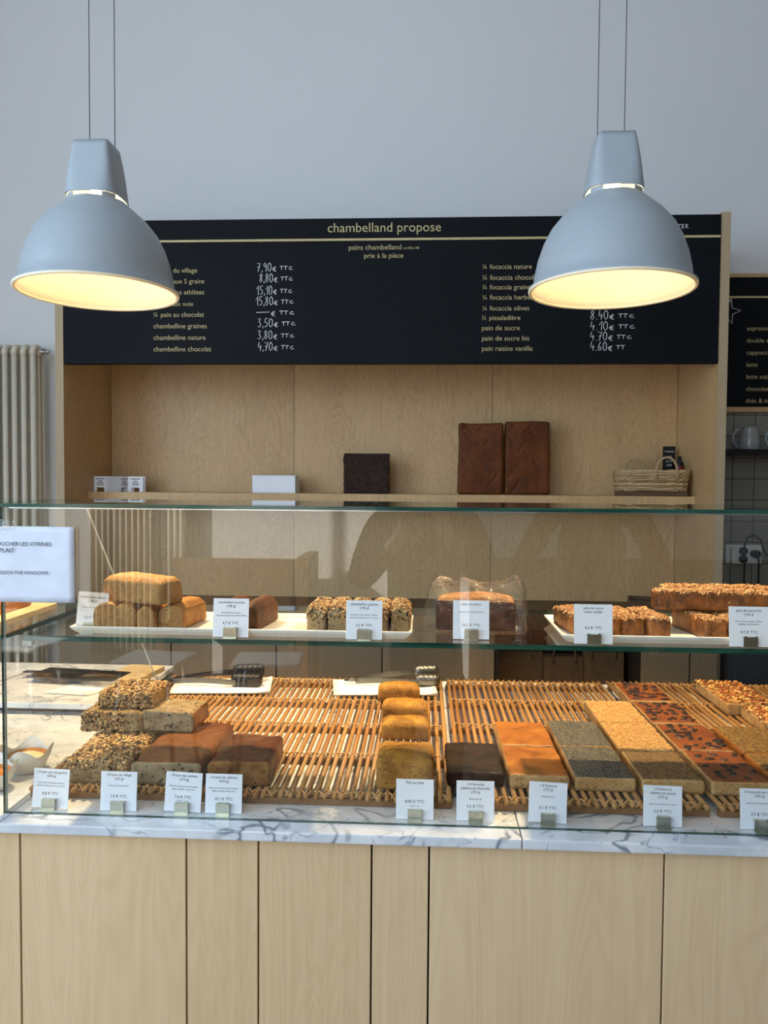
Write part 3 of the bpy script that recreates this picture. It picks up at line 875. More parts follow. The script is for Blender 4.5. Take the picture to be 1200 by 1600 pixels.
# ================================================================== COUNTER
cnt = thing('counter_base', 'birch plywood counter front with narrow dark gaps between the panels', 'counter', (0, 0, 0))
SE = [-1.35, -1.03, -.7162, -.4144, -.2857, -.0863, .0139, .4154, .72, 1.05, 1.35]
box('carcass', (-1.36, 1.36, 1.336, 2.33, 0, .8655), 'gasket', cnt)
for a, b in zip(SE[:-1], SE[1:]):
    box('front_panel', (a+.0016, b-.0016, 1.315, 1.334, .03, .872), 'birch', cnt, bev=.0008, seg=1)
zm = .8942
def slab(x0, x1, y0, y1, z0, z1, label):
    return tag(box('marble_slab', (x0, x1, y0, y1, z0, z1), 'marble', bev=.003), label, 'worktop', 'marble worktop slabs')
slab(-.7448, .1712, 1.298, 2.34, .8762, zm, 'veined white marble slab under the left part of the bread case')
slab(.1726, 1.37, 1.298, 2.34, .8762, zm, 'white marble slab under the focaccias, right of the joint')
slab(-1.37, -.7462, 1.298, 2.34, .8762, zm, 'white marble slab at the far left beyond the case end pane')
t = thing('marble_ledge', 'raised marble ledge at the back left beside the bread case', 'worktop', (0, 0, 0))
box('top', (-1.37, -.775, 1.915, 2.34, zm+.016, zm+.031), 'marble', t, bev=.002)
box('riser', (-1.36, -.785, 1.945, 2.33, zm+.0002, zm+.0158), 'darkgrey', t)

# ------------------------------------------------------------------ glass cases
def pane(name, poly, axis, c0, c1, parent, rim='glass_edge'):
    """poly: 2D outline; extruded along axis from c0 to c1. Big faces clear, rims green."""
    n = len(poly); V = []
    for c in (c0, c1):
        for a, b in poly:
            V.append((c, a, b) if axis == 'x' else ((a, c, b) if axis == 'y' else (a, b, c)))
    Fc = [tuple(range(n)), tuple(range(2*n-1, n-1, -1))]; fm = [0, 0]
    for i in range(n):
        j = (i+1) % n; Fc.append((i, i+n, j+n, j)); fm.append(1)
    o = link_mesh(name, V, Fc, ['glass', rim], parent, fm)
    bm = bmesh.new(); bm.from_mesh(o.data); bmesh.ops.recalc_face_normals(bm, faces=bm.faces); bm.to_mesh(o.data); bm.free()
    return o
GY0, GY1 = 1.338, 1.346
def glass_case(x0, x1, label, left_end):
    t = thing('glass_display_case', label, 'display case', (0, 0, 0))
    pane('front_pane', [(x0, zm+.0005), (x1, zm+.0005), (x1, 1.4512), (x0, 1.4512)], 'y', GY0, GY1, t)
    pane('top_pane', [(x0-.006, GY0-.004), (x1, GY0-.004), (x1, 1.70), (x0-.006, 1.70)], 'z', 1.4515, 1.4580, t)
    pane('glass_shelf', [(x0+.012, 1.392), (x1-.012, 1.392), (x1-.012, 1.78), (x0+.012, 1.78)], 'z', 1.1995, 1.209, t)
    xe = x0 if left_end else x1-.008
    if left_end: pane('end_pane', [(GY1+.0005, zm+.0005), (2.17, zm+.0005), (1.676, 1.4510), (GY1+.0005, 1.4510)], 'x', xe, xe+.004, t, 'polished')
    g_ = Geo()
    for x in ((x0+.03, x1-.03) if left_end else (x1-.03,)):
        for y in (1.40, 1.74):
            pass
    return t
case = glass_case(-.759, 1.36, 'large glass display case on the marble holding breads on two levels', True)
case2 = glass_case(-1.36, -.775, 'second glass display case at the left picture edge holding tarts', False)
gg = Geo()
for x, y in ((-.744, 1.40), (-.744, 1.70), (1.30, 1.40), (1.30, 1.70)): gg.box(x-.006, x+.012, y-.008, y+.008, 1.190, 1.1993)
gg.build('shelf_clips', 'steel', case)
gg = Geo(); gg.box(-.748, 1.34, 1.3475, 1.352, 1.4488, 1.4512); gg.build('steel_top_rail', 'steel', case)

# notice taped to the glass
t = thing('paper_notice', 'white paper notice taped to the display glass at the left', 'sign', (-.79, GY0-.0008, 1.349), 0)
NX0, NX1 = -.125, .168
V = []; Fc = []
nx, nz = 24, 12
for i in range(nx+1):
    for j in range(nz+1):
        x = NX0+(NX1-NX0)*i/nx; z = -.068+.136*j/nz
        V.append(Vector((x, -.0012-.0011*noise.noise(Vector((x*22, z*22, 1.3))), z)))
for i in range(nx):
    for j in range(nz):
        a = i*(nz+1)+j; Fc.append((a, a+nz+1, a+nz+2, a+1))
o = link_mesh('sheet', V, Fc, ['paper'], t, None, True)
sm = o.modifiers.new('thickness', 'SOLIDIFY'); sm.thickness = .0004; sm.offset = 1
text_obj('printed_text', [('NE PAS TOUCHER LES VITRINES', -.012, .0335, dict(width=.139)), ("S'IL VOUS PLAIT", -.018, .0215, dict(width=.078)),
    ('DO NOT TOUCH THE WINDOWS', -.010, -.0175, dict(width=.131)), (':)', .0285, -.0385, dict(size=.0085))], 'ink', t, -.0046)
gg = Geo(); gg.box(.02, .06, -.0030, -.0026, .060, .080); gg.build('clear_tape', 'film', t)

# ================================================================== PENDANT LAMPS
def pendant(x, y, zr, label):
    t = thing('pendant_lamp', label, 'lamp', (x, y, zr), 0, 'grey pendant lamps above the counter')
    outer = [(.186, -.004), (.191, .0), (.191, .004), (.180, .012), (.1775, .035), (.170, .07), (.158, .105), (.141, .138), (.117, .168), (.092, .190), (.077, .203), (.070, .210)]
    inner = [(r-.003, z) for r, z in reversed(outer[3:])]+[(.183, .0), (.186, -.004)]
    n = Geo(); n.lathe(outer, 72, 0); n.lathe(inner, 72, 1)
    n.lathe([outer[-1], inner[0]], 72, 0)
    n.build('shade', ['shade', 'shade_in'], t, True)
    # lip ring
    gg = Geo(); gg.tube([(.187*cos(a), .187*sin(a), -.001) for a in [2*pi*i/72 for i in range(72)]], .0045, 10, closed=True); gg.build('rim', 'shade_in', t, True)
    # neck: round at the foot, rounded square at the top
    N = 64; rings = 10; V = []; Fc = []
    def ring(f, shrink):
        out = []
        for k in range(N):
            a = 2*pi*k/N; c, s = cos(a), sin(a)
            ex = 3.4+9.0*f**1.4
            hw = .0655+(.0425-.0655)*f-shrink
            rr = hw/((abs(c)**ex+abs(s)**ex)**(1/ex))
            out.append(Vector((rr*c, rr*s, 0.220+.127*f)))
        return out
    for j in range(rings+1): V += ring(j/rings, 0)
    for j in range(rings, -1, -1): V += ring(j/rings*.985, .0025)
    for j in range(2*rings+1):
        for k in range(N):
            k2 = (k+1) % N; Fc.append((j*N+k, j*N+k2, (j+1)*N+k2, (j+1)*N+k))
    link_mesh('neck', V, Fc, ['shade'], t, None, True)
    bm = bmesh.new(); bm.from_mesh(t.children[-1].data); bmesh.ops.recalc_face_normals(bm, faces=bm.faces); bm.to_mesh(t.children[-1].data); bm.free()
    cv = [Vector((v.x, v.y, v.z+.0002)) for v in ring(1.0, 0)]
    link_mesh('neck_cap', cv+[v+Vector((0, 0, -.002)) for v in cv], [tuple(range(N)), tuple(range(2*N-1, N-1, -1))]+[(k+N, (k+1) % N+N, (k+1) % N, k) for k in range(N)], ['shade'], t)
    gg = Geo()
    for q in range(4):
        a0 = pi/4+q*pi/2
        pts_o = []
        for w in range(7):
            a = a0-.24+.48*w/6; pts_o.append(a)
        for w in range(6):
            a, b = pts_o[w], pts_o[w+1]
            Vq = [Vector((r*cos(an), r*sin(an), z)) for z in (.2095, .2205) for an in (a, b) for r in (.0655, .0688)]
            gg.add(Vq, [(0, 1, 3, 2), (4, 6, 7, 5), (0, 4, 5, 1), (2, 3, 7, 6), (0, 2, 6, 4), (1, 5, 7, 3)])
    gg.build('bridge', 'shade', t)
    gg = Geo(); gg.lathe([(.0, .145), (.022, .148), (.034, .165), (.036, .185), (.028, .21), (.017, .235), (.017, .27), (.0, .27)], 24); gg.build('bulb', 'bulb', t, True)
    gg = Geo(); gg.lathe([(.0, .2705), (.022, .2705), (.022, .338), (.0, .338)], 20); gg.build('socket', 'white_plastic', t, True)
    for dx in (-.0315, .0315):
        gg = Geo(); gg.tube([(dx, .030, .3475), (dx, .030, 4.299-zr)], .0011, 6); gg.build('cable', 'wire', t)
    # the lit reflector bulb: a strong beam down and a soft glow inside the shade
    d = bpy.data.lights.new('lamp_beam', 'SPOT'); d.energy = LAMP_SPOT; d.color = LAMP_COLOR; d.spot_size = radians(98); d.spot_blend = 0.3; d.shadow_soft_size = .02
    o = bpy.data.objects.new('lamp_beam', d); COL.objects.link(o); o.parent = t; o.location = (0, 0, .138)
    d = bpy.data.lights.new('lamp_glow', 'POINT'); d.energy = LAMP_GLOW; d.color = (1.0, 0.88, 0.66); d.shadow_soft_size = .03
    o = bpy.data.objects.new('lamp_glow', d); COL.objects.link(o); o.parent = t; o.location = (0, 0, .10)
    return t
pendant(-.797, 1.85, 1.958, 'grey dome pendant lamp hanging at the left above the counter')
pendant(.4326, 1.85, 1.957, 'grey dome pendant lamp hanging at the right above the counter')

# ================================================================== RATTAN MATS
KM = 1.036
def mat_thing(x0, x1, y0, y1, rows, label, seed):
    x0, x1, y0, y1 = x0*KM, x1*KM, y0*KM+.004, y1*KM; rows = [r*KM for r in rows]
    t = thing('rattan_mat', label, 'mat', (0, 0, 0), 0, 'rattan rod mats under the breads')
    rr = random.Random(seed); pitch = .0165
    n = int((x1-x0)/pitch); gg = Geo(); zc_ = zm+.0178
    for i in range(n+1):
        x = x0+pitch*i+rr.uniform(-.0012, .0012); r = rr.uniform(.0044, .0052)
        a, b = y0+rr.uniform(-.004, .004), y1+rr.uniform(-.004, .004)
        xa, xb = rr.uniform(-.001, .001), rr.uniform(-.001, .001)
        gg.tube([(x+xa, a, zc_), (x+xb*1.5, (a+b)/2, zc_), (x+xb, b, zc_)], r, 8)
    gg.build('rods', 'rattan', t, True)
    for yr in rows:
        box('crossbar', (x0-.006, x0+pitch*n+.006, yr-.006, yr+.006, zm+.0004, zc_-.0045), 'rattan_bar', t, bev=.001, seg=1)
        gb = Geo()
        for ph in (0, pi):
            pts = []
            m_ = n*10
            for k in range(m_+1):
                x = x0-.002+pitch*n*k/m_; a = 2*pi*k/10+ph
                pts.append((x, yr+.0052*sin(a*.5+ph), zc_+.0022+.0046*cos(a)))
            gb.tube(pts, .0017, 5)
        gb.build('binding', 'binding', t, True)
    return t
mat_thing(-.716, .055, 1.352, 2.19, (1.368, 1.567, 1.764, 1.962, 2.155), 'rattan rod mat on the left, under the loaves and napkins', 1)
mat_thing(.071, .512, 1.350, 2.205, (1.366, 1.58, 1.783, 1.988, 2.172), 'rattan rod mat in the middle, under chocolate, plain and sesame focaccias', 2)
mat_thing(.528, 1.06, 1.350, 2.215, (1.366, 1.582, 1.79, 1.995, 2.185), 'rattan rod mat at the right, under olive and onion focaccias', 3)
ZT = zm+.0227

# ================================================================== BREADS ON THE MATS
rs = random.Random(77)
def quarter(name, label, cat, x, y, z, dims, mats, fm, rz=0, group=None, part='crust', seedspec=None, **kw):
    if z < 1.15:
        x, y, z = x*KM, y*KM, ZT+(z-ZT)*KM; dims = tuple(d*KM for d in dims)
    t = thing(name, label, cat, (x, y, z), rz, group)
    o, V, Fc, D = bread(part, dims, mats, t, fm, **kw)
    if seedspec:
        for nm, cnt_, size, mt, cond in seedspec: seeds(nm, V, Fc, cnt_, size, mt, t, rs, cond)
    return t, V, Fc
top_ = lambda c, n: n.z > .45
# five-grain quarters
G5 = 'five grain bread quarters'
kw5 = dict(rt=.014, rb=.004, amp=.0025, freq=110, amp2=.003, freq2=25, step=.0055)
sides = {'front': 1, 'left': 1, 'right': 0, 'top': 0}
quarter('grain_bread', 'grain bread quarter at the lower left behind the leftmost card, seeds on top', 'bread', -.611, 1.505, ZT, (.122, .245, .043), ['cr_grain', 'cb_grain'], {'front': 1}, .03, G5, seed=1,
        seedspec=[('seed_topping', 2000, .0058, 'seeds', lambda c, n: n.z > .4 or (n.x < -.4 and c.z > .012) or (n.y < -.4 and c.z > .030))], cuts=('front',), **kw5)
quarter('grain_bread', 'grain bread quarter lying in the middle of the left stack', 'bread', -.640, 1.592, ZT+.0460, (.128, .115, .040), ['cb_grain', 'cb_grain'], {}, .02, G5, seed=2,
        seedspec=[('seed_topping', 700, .0052, 'seeds', lambda c, n: (n.y < -.4 or n.x < -.3) and c.x < .03)], cuts=('front',), **kw5)
quarter('grain_bread', 'grain bread quarter on top of the left stack', 'bread', -.618, 1.610, ZT+.0885, (.118, .105, .034), ['cr_grain', 'cb_grain'], {}, -.06, G5, seed=3,
        seedspec=[('seed_topping', 1000, .0056, 'seeds', lambda c, n: n.y < -.3 or n.z > .4)], **kw5)
GV = 'country bread quarters'
kwv = dict(rt=.012, rb=.004, amp=.0016, freq=70, amp2=.004, freq2=18, step=.006)
quarter('country_bread', 'brown country bread quarter behind the second card, glossy folded crust', 'bread', -.474, 1.505, ZT, (.132, .245, .043), ['cr_village', 'cb_village'], {'front': 1}, .0, GV, seed=4, cuts=('front',), bulge=.003, **kwv)
quarter('country_bread', 'country bread quarter on top, pale speckled cut side facing out', 'bread', -.520, 1.590, ZT+.0485, (.108, .105, .040), ['cb_village', 'cr_village'], {'right': 1, 'back': 1}, -.04, GV, seed=5, cuts=('front', 'left'), **kwv)
quarter('fruit_bread', 'dark glossy fruit and nut bread behind the two cards at the left', 'bread', -.340, 1.468, ZT, (.116, .165, .045), ['cr_athl', 'cb_athl'], {'front': 1}, .03, None, seed=6, cuts=('front',), bulge=.005, **kwv)
# corn breads
GC = 'corn bread loaves in a row'
kwc = dict(rt=.016, rb=.006, amp=.0016, freq=80, amp2=.002, freq2=25, step=.006)
for i, (x, y, lb, h) in enumerate([(-.031, 1.442, 'yellow corn bread at the front of the row, behind the maize card', .056), (-.037, 1.690, 'yellow corn bread second from the front in the row', .040),
                                (-.043, 1.829, 'yellow corn bread third from the front in the row', .040), (-.062, 1.984, 'yellow corn bread at the back of the row by the steel tongs', .040)]):
    sy = (.112, .060, .060, .055)[i]
    quarter('corn_bread', lb, 'bread', x, y, ZT, (.107, sy, h), ['cr_corn', 'cb_corn'], {'front': 1}, rs.uniform(-.03, .03), GC, seed=20+i, bulge=.004, **kwc)
# focaccias
kwf = dict(rt=.007, rb=.003, amp=.0010, freq=90, amp2=.0016, freq2=22, step=.0065)
H = .026
Q = 1.017
quarter('chocolate_focaccia', 'dark chocolate focaccia slab on the mat behind its card', 'bread', (.098)*Q, (1.474)*Q, ZT, ((.104)*Q, (.168)*Q, H), ['cr_cocoa', 'cb_choc'], {'front': 1}, 0, None, seed=30, **kwf)
GF = 'plain focaccia slabs'
for i, y in enumerate((1.466, 1.625)):
    quarter('plain_focaccia', ('front plain golden focaccia slab behind the plain focaccia card', 'rear plain golden focaccia slab behind the front one')[i], 'bread', (.214)*Q, (y)*Q, ZT, ((.108)*Q, (.156)*Q, H), ['cr_foc', 'cb_foc'], {'front': 1, 'left': 1}, 0, GF, seed=31+i, cuts=('front', 'left'), **kwf)
GP = 'poppy seed focaccia slabs'
for i, y in enumerate((1.468, 1.637)):
    quarter('poppy_focaccia', ('front poppy seed focaccia slab, dark grey, next to the plain one', 'rear poppy seed focaccia slab, lit pale grey')[i], 'bread', (.331)*Q, (y)*Q, ZT, ((.108)*Q, (.166)*Q, H), ['poppy', 'cb_foc'], {'front': 1, 'left': 1, 'right': 1}, 0, GP, seed=33+i, cuts=('front', 'left'), **kwf)
GS = 'sesame focaccia slabs'
quarter('sesame_focaccia', 'front sesame and poppy focaccia slab, brownish speckled, behind its card', 'bread', (.451)*Q, (1.458)*Q, ZT, ((.110)*Q, (.148)*Q, H), ['sesmix', 'cb_foc'], {'front': 1, 'left': 1, 'right': 1}, 0, GS, seed=35, cuts=('front', 'left'), **kwf)
for i, y in enumerate((1.628, 1.800)):
    quarter('sesame_focaccia', ('golden sesame focaccia slab in the middle of its column', 'golden sesame focaccia slab at the rear of its column')[i], 'bread', (.448)*Q, (y)*Q, ZT, ((.110)*Q, (.168)*Q, H), ['sesdough', 'cb_foc'], {'front': 1, 'left': 1, 'right': 1}, 0, GS, seed=36+i, cuts=('front', 'left'),
            seedspec=[('sesame_topping', 1500, .0036, 'sesame', top_)], **kwf)
# olive focaccias with olive pieces
GO = 'olive focaccia slabs'
om = None
for i, y in enumerate((1.463, 1.628, 1.800, 1.976)):
    t, V, Fc = quarter('olive_focaccia', ('front olive focaccia slab, shaded, behind the rightmost card', 'second olive focaccia slab from the front', 'third olive focaccia slab from the front', 'rearmost olive focaccia slab at the back edge of the mat')[i], 'bread', (.570-.003*i)*Q, (y)*Q, ZT, ((.106)*Q, (.164)*Q, H), ['cr_olive', 'cb_foc'], {'front': 1, 'left': 1}, 0, GO, seed=40+i, cuts=('front', 'left'), **kwf)
    tops = [v for v in V if v.z > H-.003 and abs(v.x) < .045 and abs(v.y) < .074]
    placed = []
    tries = 0
    while len(placed) < (15, 20, 24, 26)[i] and tries < 3000:
        tries += 1
        v = rs.choice(tops)
        if all((v-q).length > .0150 for q in placed): placed.append(v)
    for v in placed:
        if om is None:
            V2, F2, f2, _ = bread_geo(.016, .010, .004, rt=.0019, rb=.0015, step=.0016, amp=.0016, freq=260, seed=9)
            o = link_mesh('olive_piece', V2, F2, ['olive'], t, None, True); om = o.data
        else:
            o = bpy.data.objects.new('olive_piece', om); COL.objects.link(o); o.parent = t
        o.location = (v.x, v.y, v.z-.0022); o.rotation_euler = (rs.uniform(-.15, .15), rs.uniform(-.15, .15), rs.uniform(0, pi)); s_ = rs.uniform(.9, 1.55); o.scale = (s_, s_*rs.uniform(.7, 1.1), 1)
GH = 'herb focaccia slabs'
for i, y in enumerate((1.463, 1.628)):
    quarter('herb_focaccia', ('front herb topped focaccia slab at the right edge, shaded', 'herb topped focaccia slab behind it, lit, below the onion ones')[i], 'bread', (.692)*Q, (y)*Q, ZT, ((.112)*Q, (.160)*Q, H), ['herb', 'cr_foc'], {'front': 1, 'left': 1, 'right': 1}, 0, GH, seed=46+i, **kwf)
GN = 'onion focaccia slabs'
for i, (x, y, z) in enumerate(((.786, 1.98, ZT), (.812, 1.778, ZT))):
    quarter('onion_focaccia', ('onion topped focaccia slab at the back right corner', 'onion topped focaccia slab at the right edge, nearer one')[i], 'bread', x*Q, y*Q, z, (.114, .219 if i == 0 else .152, .030), ['cr_onion', 'cb_foc'], {'front': 1, 'left': 1, 'right': 1}, 0, GN, seed=50+i, cuts=('front', 'left'),
            seedspec=[('onion_shreds', 240, .009, 'onion', top_)], **kwf)

# ================================================================== NAPKINS AND TONGS
def napkin(pts, label):
    """quad from four corner points on the mats, a little wavy, folded double"""
    A, B, C_, D_ = (Vector((p[0]*KM, p[1]*KM, 0)) for p in pts); cx = (A+B+C_+D_)/4
    t = thing('paper_napkin', label, 'napkin', (cx.x, cx.y, ZT), 0, 'folded paper napkins under the tongs')
    V = []; Fc = []; n = 14
    for lay in range(2):
        for i in range(n+1):
            for j in range(n+1):
                u, v = i/n, j/n
                p = (A*(1-u)+B*u)*(1-v)+(D_*(1-u)+C_*u)*v-cx
                z = .0016+.0022*lay+.0009*noise.noise(Vector((p.x*30, p.y*30, lay*3.0)))
                if u > .9: z += (u-.9)*.06*lay
                V.append(Vector((p.x, p.y, z)))
        o_ = lay*(n+1)**2
        for i in range(n):
            for j in range(n):
                a = o_+i*(n+1)+j; Fc.append((a, a+n+1, a+n+2, a+1))
    k = (n+1)**2
    for i in range(n):
        for a, b in ((i, i+1), ((i+1)*(n+1)+n, i*(n+1)+n), ((i+1)*(n+1), i*(n+1)), (n*(n+1)+i, n*(n+1)+i+1)):
            Fc.append((a, b, b+k, a+k))
    o = link_mesh('sheet', V, Fc, ['napkin'], t, None, True)
    return t
napkin([(-.668, 1.975), (-.405, 2.000), (-.428, 2.155), (-.694, 2.115)], 'white folded napkin under the black tongs at the back left')
napkin([(-.234, 1.994), (.040, 2.015), (.026, 2.165), (-.256, 2.155)], 'white folded napkin under the steel tongs behind the corn breads')
def tongs(x, y, z, rz, length, label, head, arm):
    x, y = x*KM, y*KM
    t = thing('tongs', label, 'tongs', (x, y, z), rz)
    for s in (-1, 1):
        gg = Geo(); n = 12
        for q in range(n):
            u0, u1 = q/n, (q+1)/n
            def P(u): return Vector((-length/2+length*u, s*(.006+.030*u), .010+.004*sin(u*pi)+(.016*u if s > 0 else .002*u)))
            a, b = P(u0), P(u1); w = .0075
            Vq = [a+Vector((0, 0, -w)), a+Vector((0, 0, w)), a+Vector((0, s*.0015, -w)), a+Vector((0, s*.0015, w)), b+Vector((0, 0, -w)), b+Vector((0, 0, w)), b+Vector((0, s*.0015, -w)), b+Vector((0, s*.0015, w))]
            gg.add(Vq, [(0, 1, 5, 4), (2, 6, 7, 3), (0, 4, 6, 2), (1, 3, 7, 5), (0, 2, 3, 1), (4, 5, 7, 6)])
        gg.build('arm', 'rubber' if (head == 'rubber' and s > 0) else arm, t)
        V, Fc, f_, _ = bread_geo(.088 if head == 'rubber' else .072, .034, .034, rt=.012 if head == 'rubber' else .0160, rb=.010 if head == 'rubber' else .0155, step=.003, amp=.0003, freq=60, seed=2)
        for v in V: v.z += .0022*abs(sin(v.x*220)) if v.z > .012 else 0
        o = link_mesh('gripper', V, Fc, [head], t, None, True)
        o.location = (length/2+.030, s*.040-s*.018, .0 if s < 0 else .016); o.rotation_euler = (0, 0, s*.10)
    gg = Geo(); gg.tube([(-length/2+.004, -.008, .012), (-length/2-.014, -.009, .012), (-length/2-.030, 0, .011), (-length/2-.014, .009, .012), (-length/2+.004, .008, .012)], .003, 6); gg.build('hinge_loop', 'rubber' if head == 'rubber' else arm, t, True)
    return t
tongs(-.600, 2.072, ZT+.0052, radians(5), .185, 'kitchen tongs with black silicone grippers on the left napkin', 'rubber', 'tong_steel')
tongs(-.102, 2.110, ZT+.0052, radians(4), .175, 'steel kitchen tongs on the napkin behind the corn breads', 'tong_steel', 'tong_steel')

# ================================================================== UPPER GLASS SHELF
ZG = 1.2092
def tray(x0, x1, y0, y1, label):
    cx, cy = (x0+x1)/2, (y0+y1)/2
    t = thing('serving_tray', label, 'tray', (cx, cy, ZG), 0, 'white serving trays on the glass shelf')
    w, d = x1-x0, y1-y0
    def rect(k, z): return [(-w/2+k, -d/2+k, z), (w/2-k, -d/2+k, z), (w/2-k, d/2-k, z), (-w/2+k, d/2-k, z)]
    prof = [(.014, 0), (.004, .009), (.0, .015), (.003, .0165), (.009, .012), (.016, .006)]
    V = []; Fc = []
    for k, z in prof: V += rect(k, z)
    for i in range(len(prof)-1):
        for j in range(4):
            j2 = (j+1) % 4; Fc.append((i*4+j, i*4+j2, i*4+4+j2, i*4+4+j))
    Fc.append((3, 2, 1, 0)); e = (len(prof)-1)*4; Fc.append((e, e+1, e+2, e+3))
    o = link_mesh('dish', V, Fc, ['ceramic'], t)
    bv = o.modifiers.new('bevel', 'BEVEL'); bv.width = .004; bv.segments = 3; bv.limit_method = 'ANGLE'; bv.angle_limit = radians(50)
    return t
tray(-.668, -.020, 1.408, 1.592, 'long white tray on the glass shelf under the small loaves')
tray(.252, .86, 1.408, 1.625, 'white tray on the glass shelf under the sugar cakes at right')
ZD = ZG+.0064
GB = 'plain small loaves on the shelf'
kwn = dict(rt=.016, rb=.004, amp=.0010, freq=60, amp2=.003, freq2=18, step=.005, bulge=.006)
for x, y, w, l, h, rz, lb, sd in [(-.610, 1.49, .044, .13, .05, .10, 'small golden loaf at the left end of the tray, half hidden by its card', 60),
        (-.570, 1.475, .042, .10, .047, .06, 'small golden loaf second from the left, cut end out, under the top loaf', 61),
        (-.526, 1.475, .034, .10, .045, .0, 'small golden loaf third from the left, cut end out, under the top loaf', 62),
        (-.476, 1.50, .048, .125, .046, -.10, 'small golden loaf slanting at the right beside the stack', 63)]:
    quarter('small_loaf', lb, 'bread', x, y, ZD, (w, l, h), ['cr_nature', 'cb_nature'], {'front': 1, 'left': 1 if sd == 63 else 0}, rz, GB, seed=sd, cuts=('front',), **kwn)
quarter('small_loaf', 'long golden loaf lying across the top of the small loaves', 'bread', -.548, 1.466, ZD+.0505, (.148, .066, .048), ['cr_nature', 'cb_nature'], {'front': 1, 'right': 1}, radians(-22), GB, seed=64, **kwn)
GK = 'chocolate small loaves'
for x, rz, lb, sd in ((-.325, -.12, 'brown chocolate loaf right of its card on the tray', 65), (-.372, -.05, 'brown chocolate loaf hidden behind its card on the tray', 66)):
    quarter('chocolate_loaf', lb, 'bread', x, 1.505, ZD, (.038, .13, .050), ['cr_choc', 'cb_choc'], {'front': 1}, rz, GK, seed=sd, **kwn)
GR = 'seeded small loaves side by side'
for i, x in enumerate((-.201, -.162, -.122, -.083, -.044)):
    quarter('seeded_loaf', ('leftmost of the five seeded small loaves on the tray', 'second seeded small loaf from the left on the tray', 'middle seeded small loaf behind the seeded loaf card', 'fourth seeded small loaf from the left, partly behind the card', 'rightmost seeded small loaf at the tray end')[i],
            'bread', x, 1.492, ZD, (.037, .125, .051), ['cr_grain', 'cb_grain'], {'front': 1}, rs.uniform(-.04, .04), GR, seed=70+i,
            seedspec=[('seed_topping', 420, .0045, 'seeds', lambda c, n: n.z > .3 or (c.z > .026 and n.z > -.2))], rt=.012, rb=.004, amp=.0014, freq=90, amp2=.0015, freq2=25, step=.0045)
# lemon cake in a bag
t = thing('lemon_cake', 'lemon cake loaf inside the clear plastic bag on the shelf', 'cake', (.103, 1.530, ZG+.002), radians(-3))
bread('crust', (.155, .07, .062), ['cake', 'cake_side'], t, {'front': 1, 'left': 1, 'right': 1, 'back': 1}, rt=.012, rb=.006, amp=.0015, freq=70, amp2=.003, freq2=20, step=.005, bulge=.012, seed=80)
t = thing('plastic_bag', 'clear crinkled plastic bag around the lemon cake', 'bag', (.103, 1.530, ZG+.0003), radians(-3))
V, Fc, f_, D = bread_geo(.186, .090, .070, rt=.012, rb=.004, step=.004, amp=0, seed=81)
for i_, v in enumerate(V):
    q = Vector((v.x, v.y*.6, v.z))
    rdg = (1-2.4*abs(noise.noise(q*26+Vector((3, 1, 7)))))*.0055+(1-2.4*abs(noise.noise(q*60+Vector((9, 4, 2)))))*.0022
    v += D[i_]*rdg
    if v.z > .045:
        k = min(1.2, (v.z-.045)/.03)
        v.z += k*(.020+.016*noise.noise(Vector((v.x*24, 0, 2)))+.016*max(0, v.x-.045)/.045+.008*max(0, -v.x-.05)/.04)
        v.y *= 1-.65*min(1, k)
    if v.x < -.06: v.x -= .026*max(0, 1-v.z/.05)
    v.z = max(.0004, v.z)
link_mesh('film', V, Fc, ['film'], t, None, True)
# sugar cakes on the right tray
GU = 'raisin sugar cakes side by side'
kwu = dict(rt=.007, rb=.003, amp=.0026, freq=150, amp2=.003, freq2=25, step=.005)
for i, (x, lb) in enumerate(((.294, 'leftmost raisin sugar cake bar on the right tray'), (.339, 'second raisin sugar cake bar, behind the card'), (.384, 'third raisin sugar cake bar, right of the card'), (.433, 'fourth raisin sugar cake bar with a dark raisin in its end'))):
    quarter('sugar_cake', lb, 'cake', x, 1.508, ZD, (.042, .140, .037), ['cr_sugar', 'cb_sugar'], {'front': 1, 'left': 1, 'right': 1, 'back': 1}, radians(9-2*i), GU, seed=85+i, seedspec=[('sugar_topping', 420, .0042, 'sugar', top_)], **kwu)
GX = 'brown sugar cakes on the right tray'
for i, (x, y, z, d, rz, lb) in enumerate(((.530, 1.505, ZD, (.044, .14, .037), .14, 'brown sugar cake bar standing under the two long ones, left'), (.583, 1.505, ZD, (.044, .14, .037), .10, 'brown sugar cake bar under the two long ones, behind the right card'),
        (.640, 1.505, ZD, (.044, .14, .037), .05, 'brown sugar cake bar under the long ones at the right picture edge'),
        (.562, 1.535, ZD+.0395, (.215, .046, .038), -.05, 'long brown sugar cake bar on top, the front one'), (.592, 1.586, ZD+.0395, (.215, .046, .040), -.05, 'long brown sugar cake bar on top, the rear one'))):
    quarter('brown_sugar_cake', lb, 'cake', x, y, z, d, ['cr_sugar', 'cb_sugar'], {'front': 1, 'left': 1, 'right': 1, 'back': 1}, rz, GX, seed=90+i, seedspec=[('sugar_topping', 420 if d[0] < .1 else 800, .0042, 'sugar', top_)], **kwu)

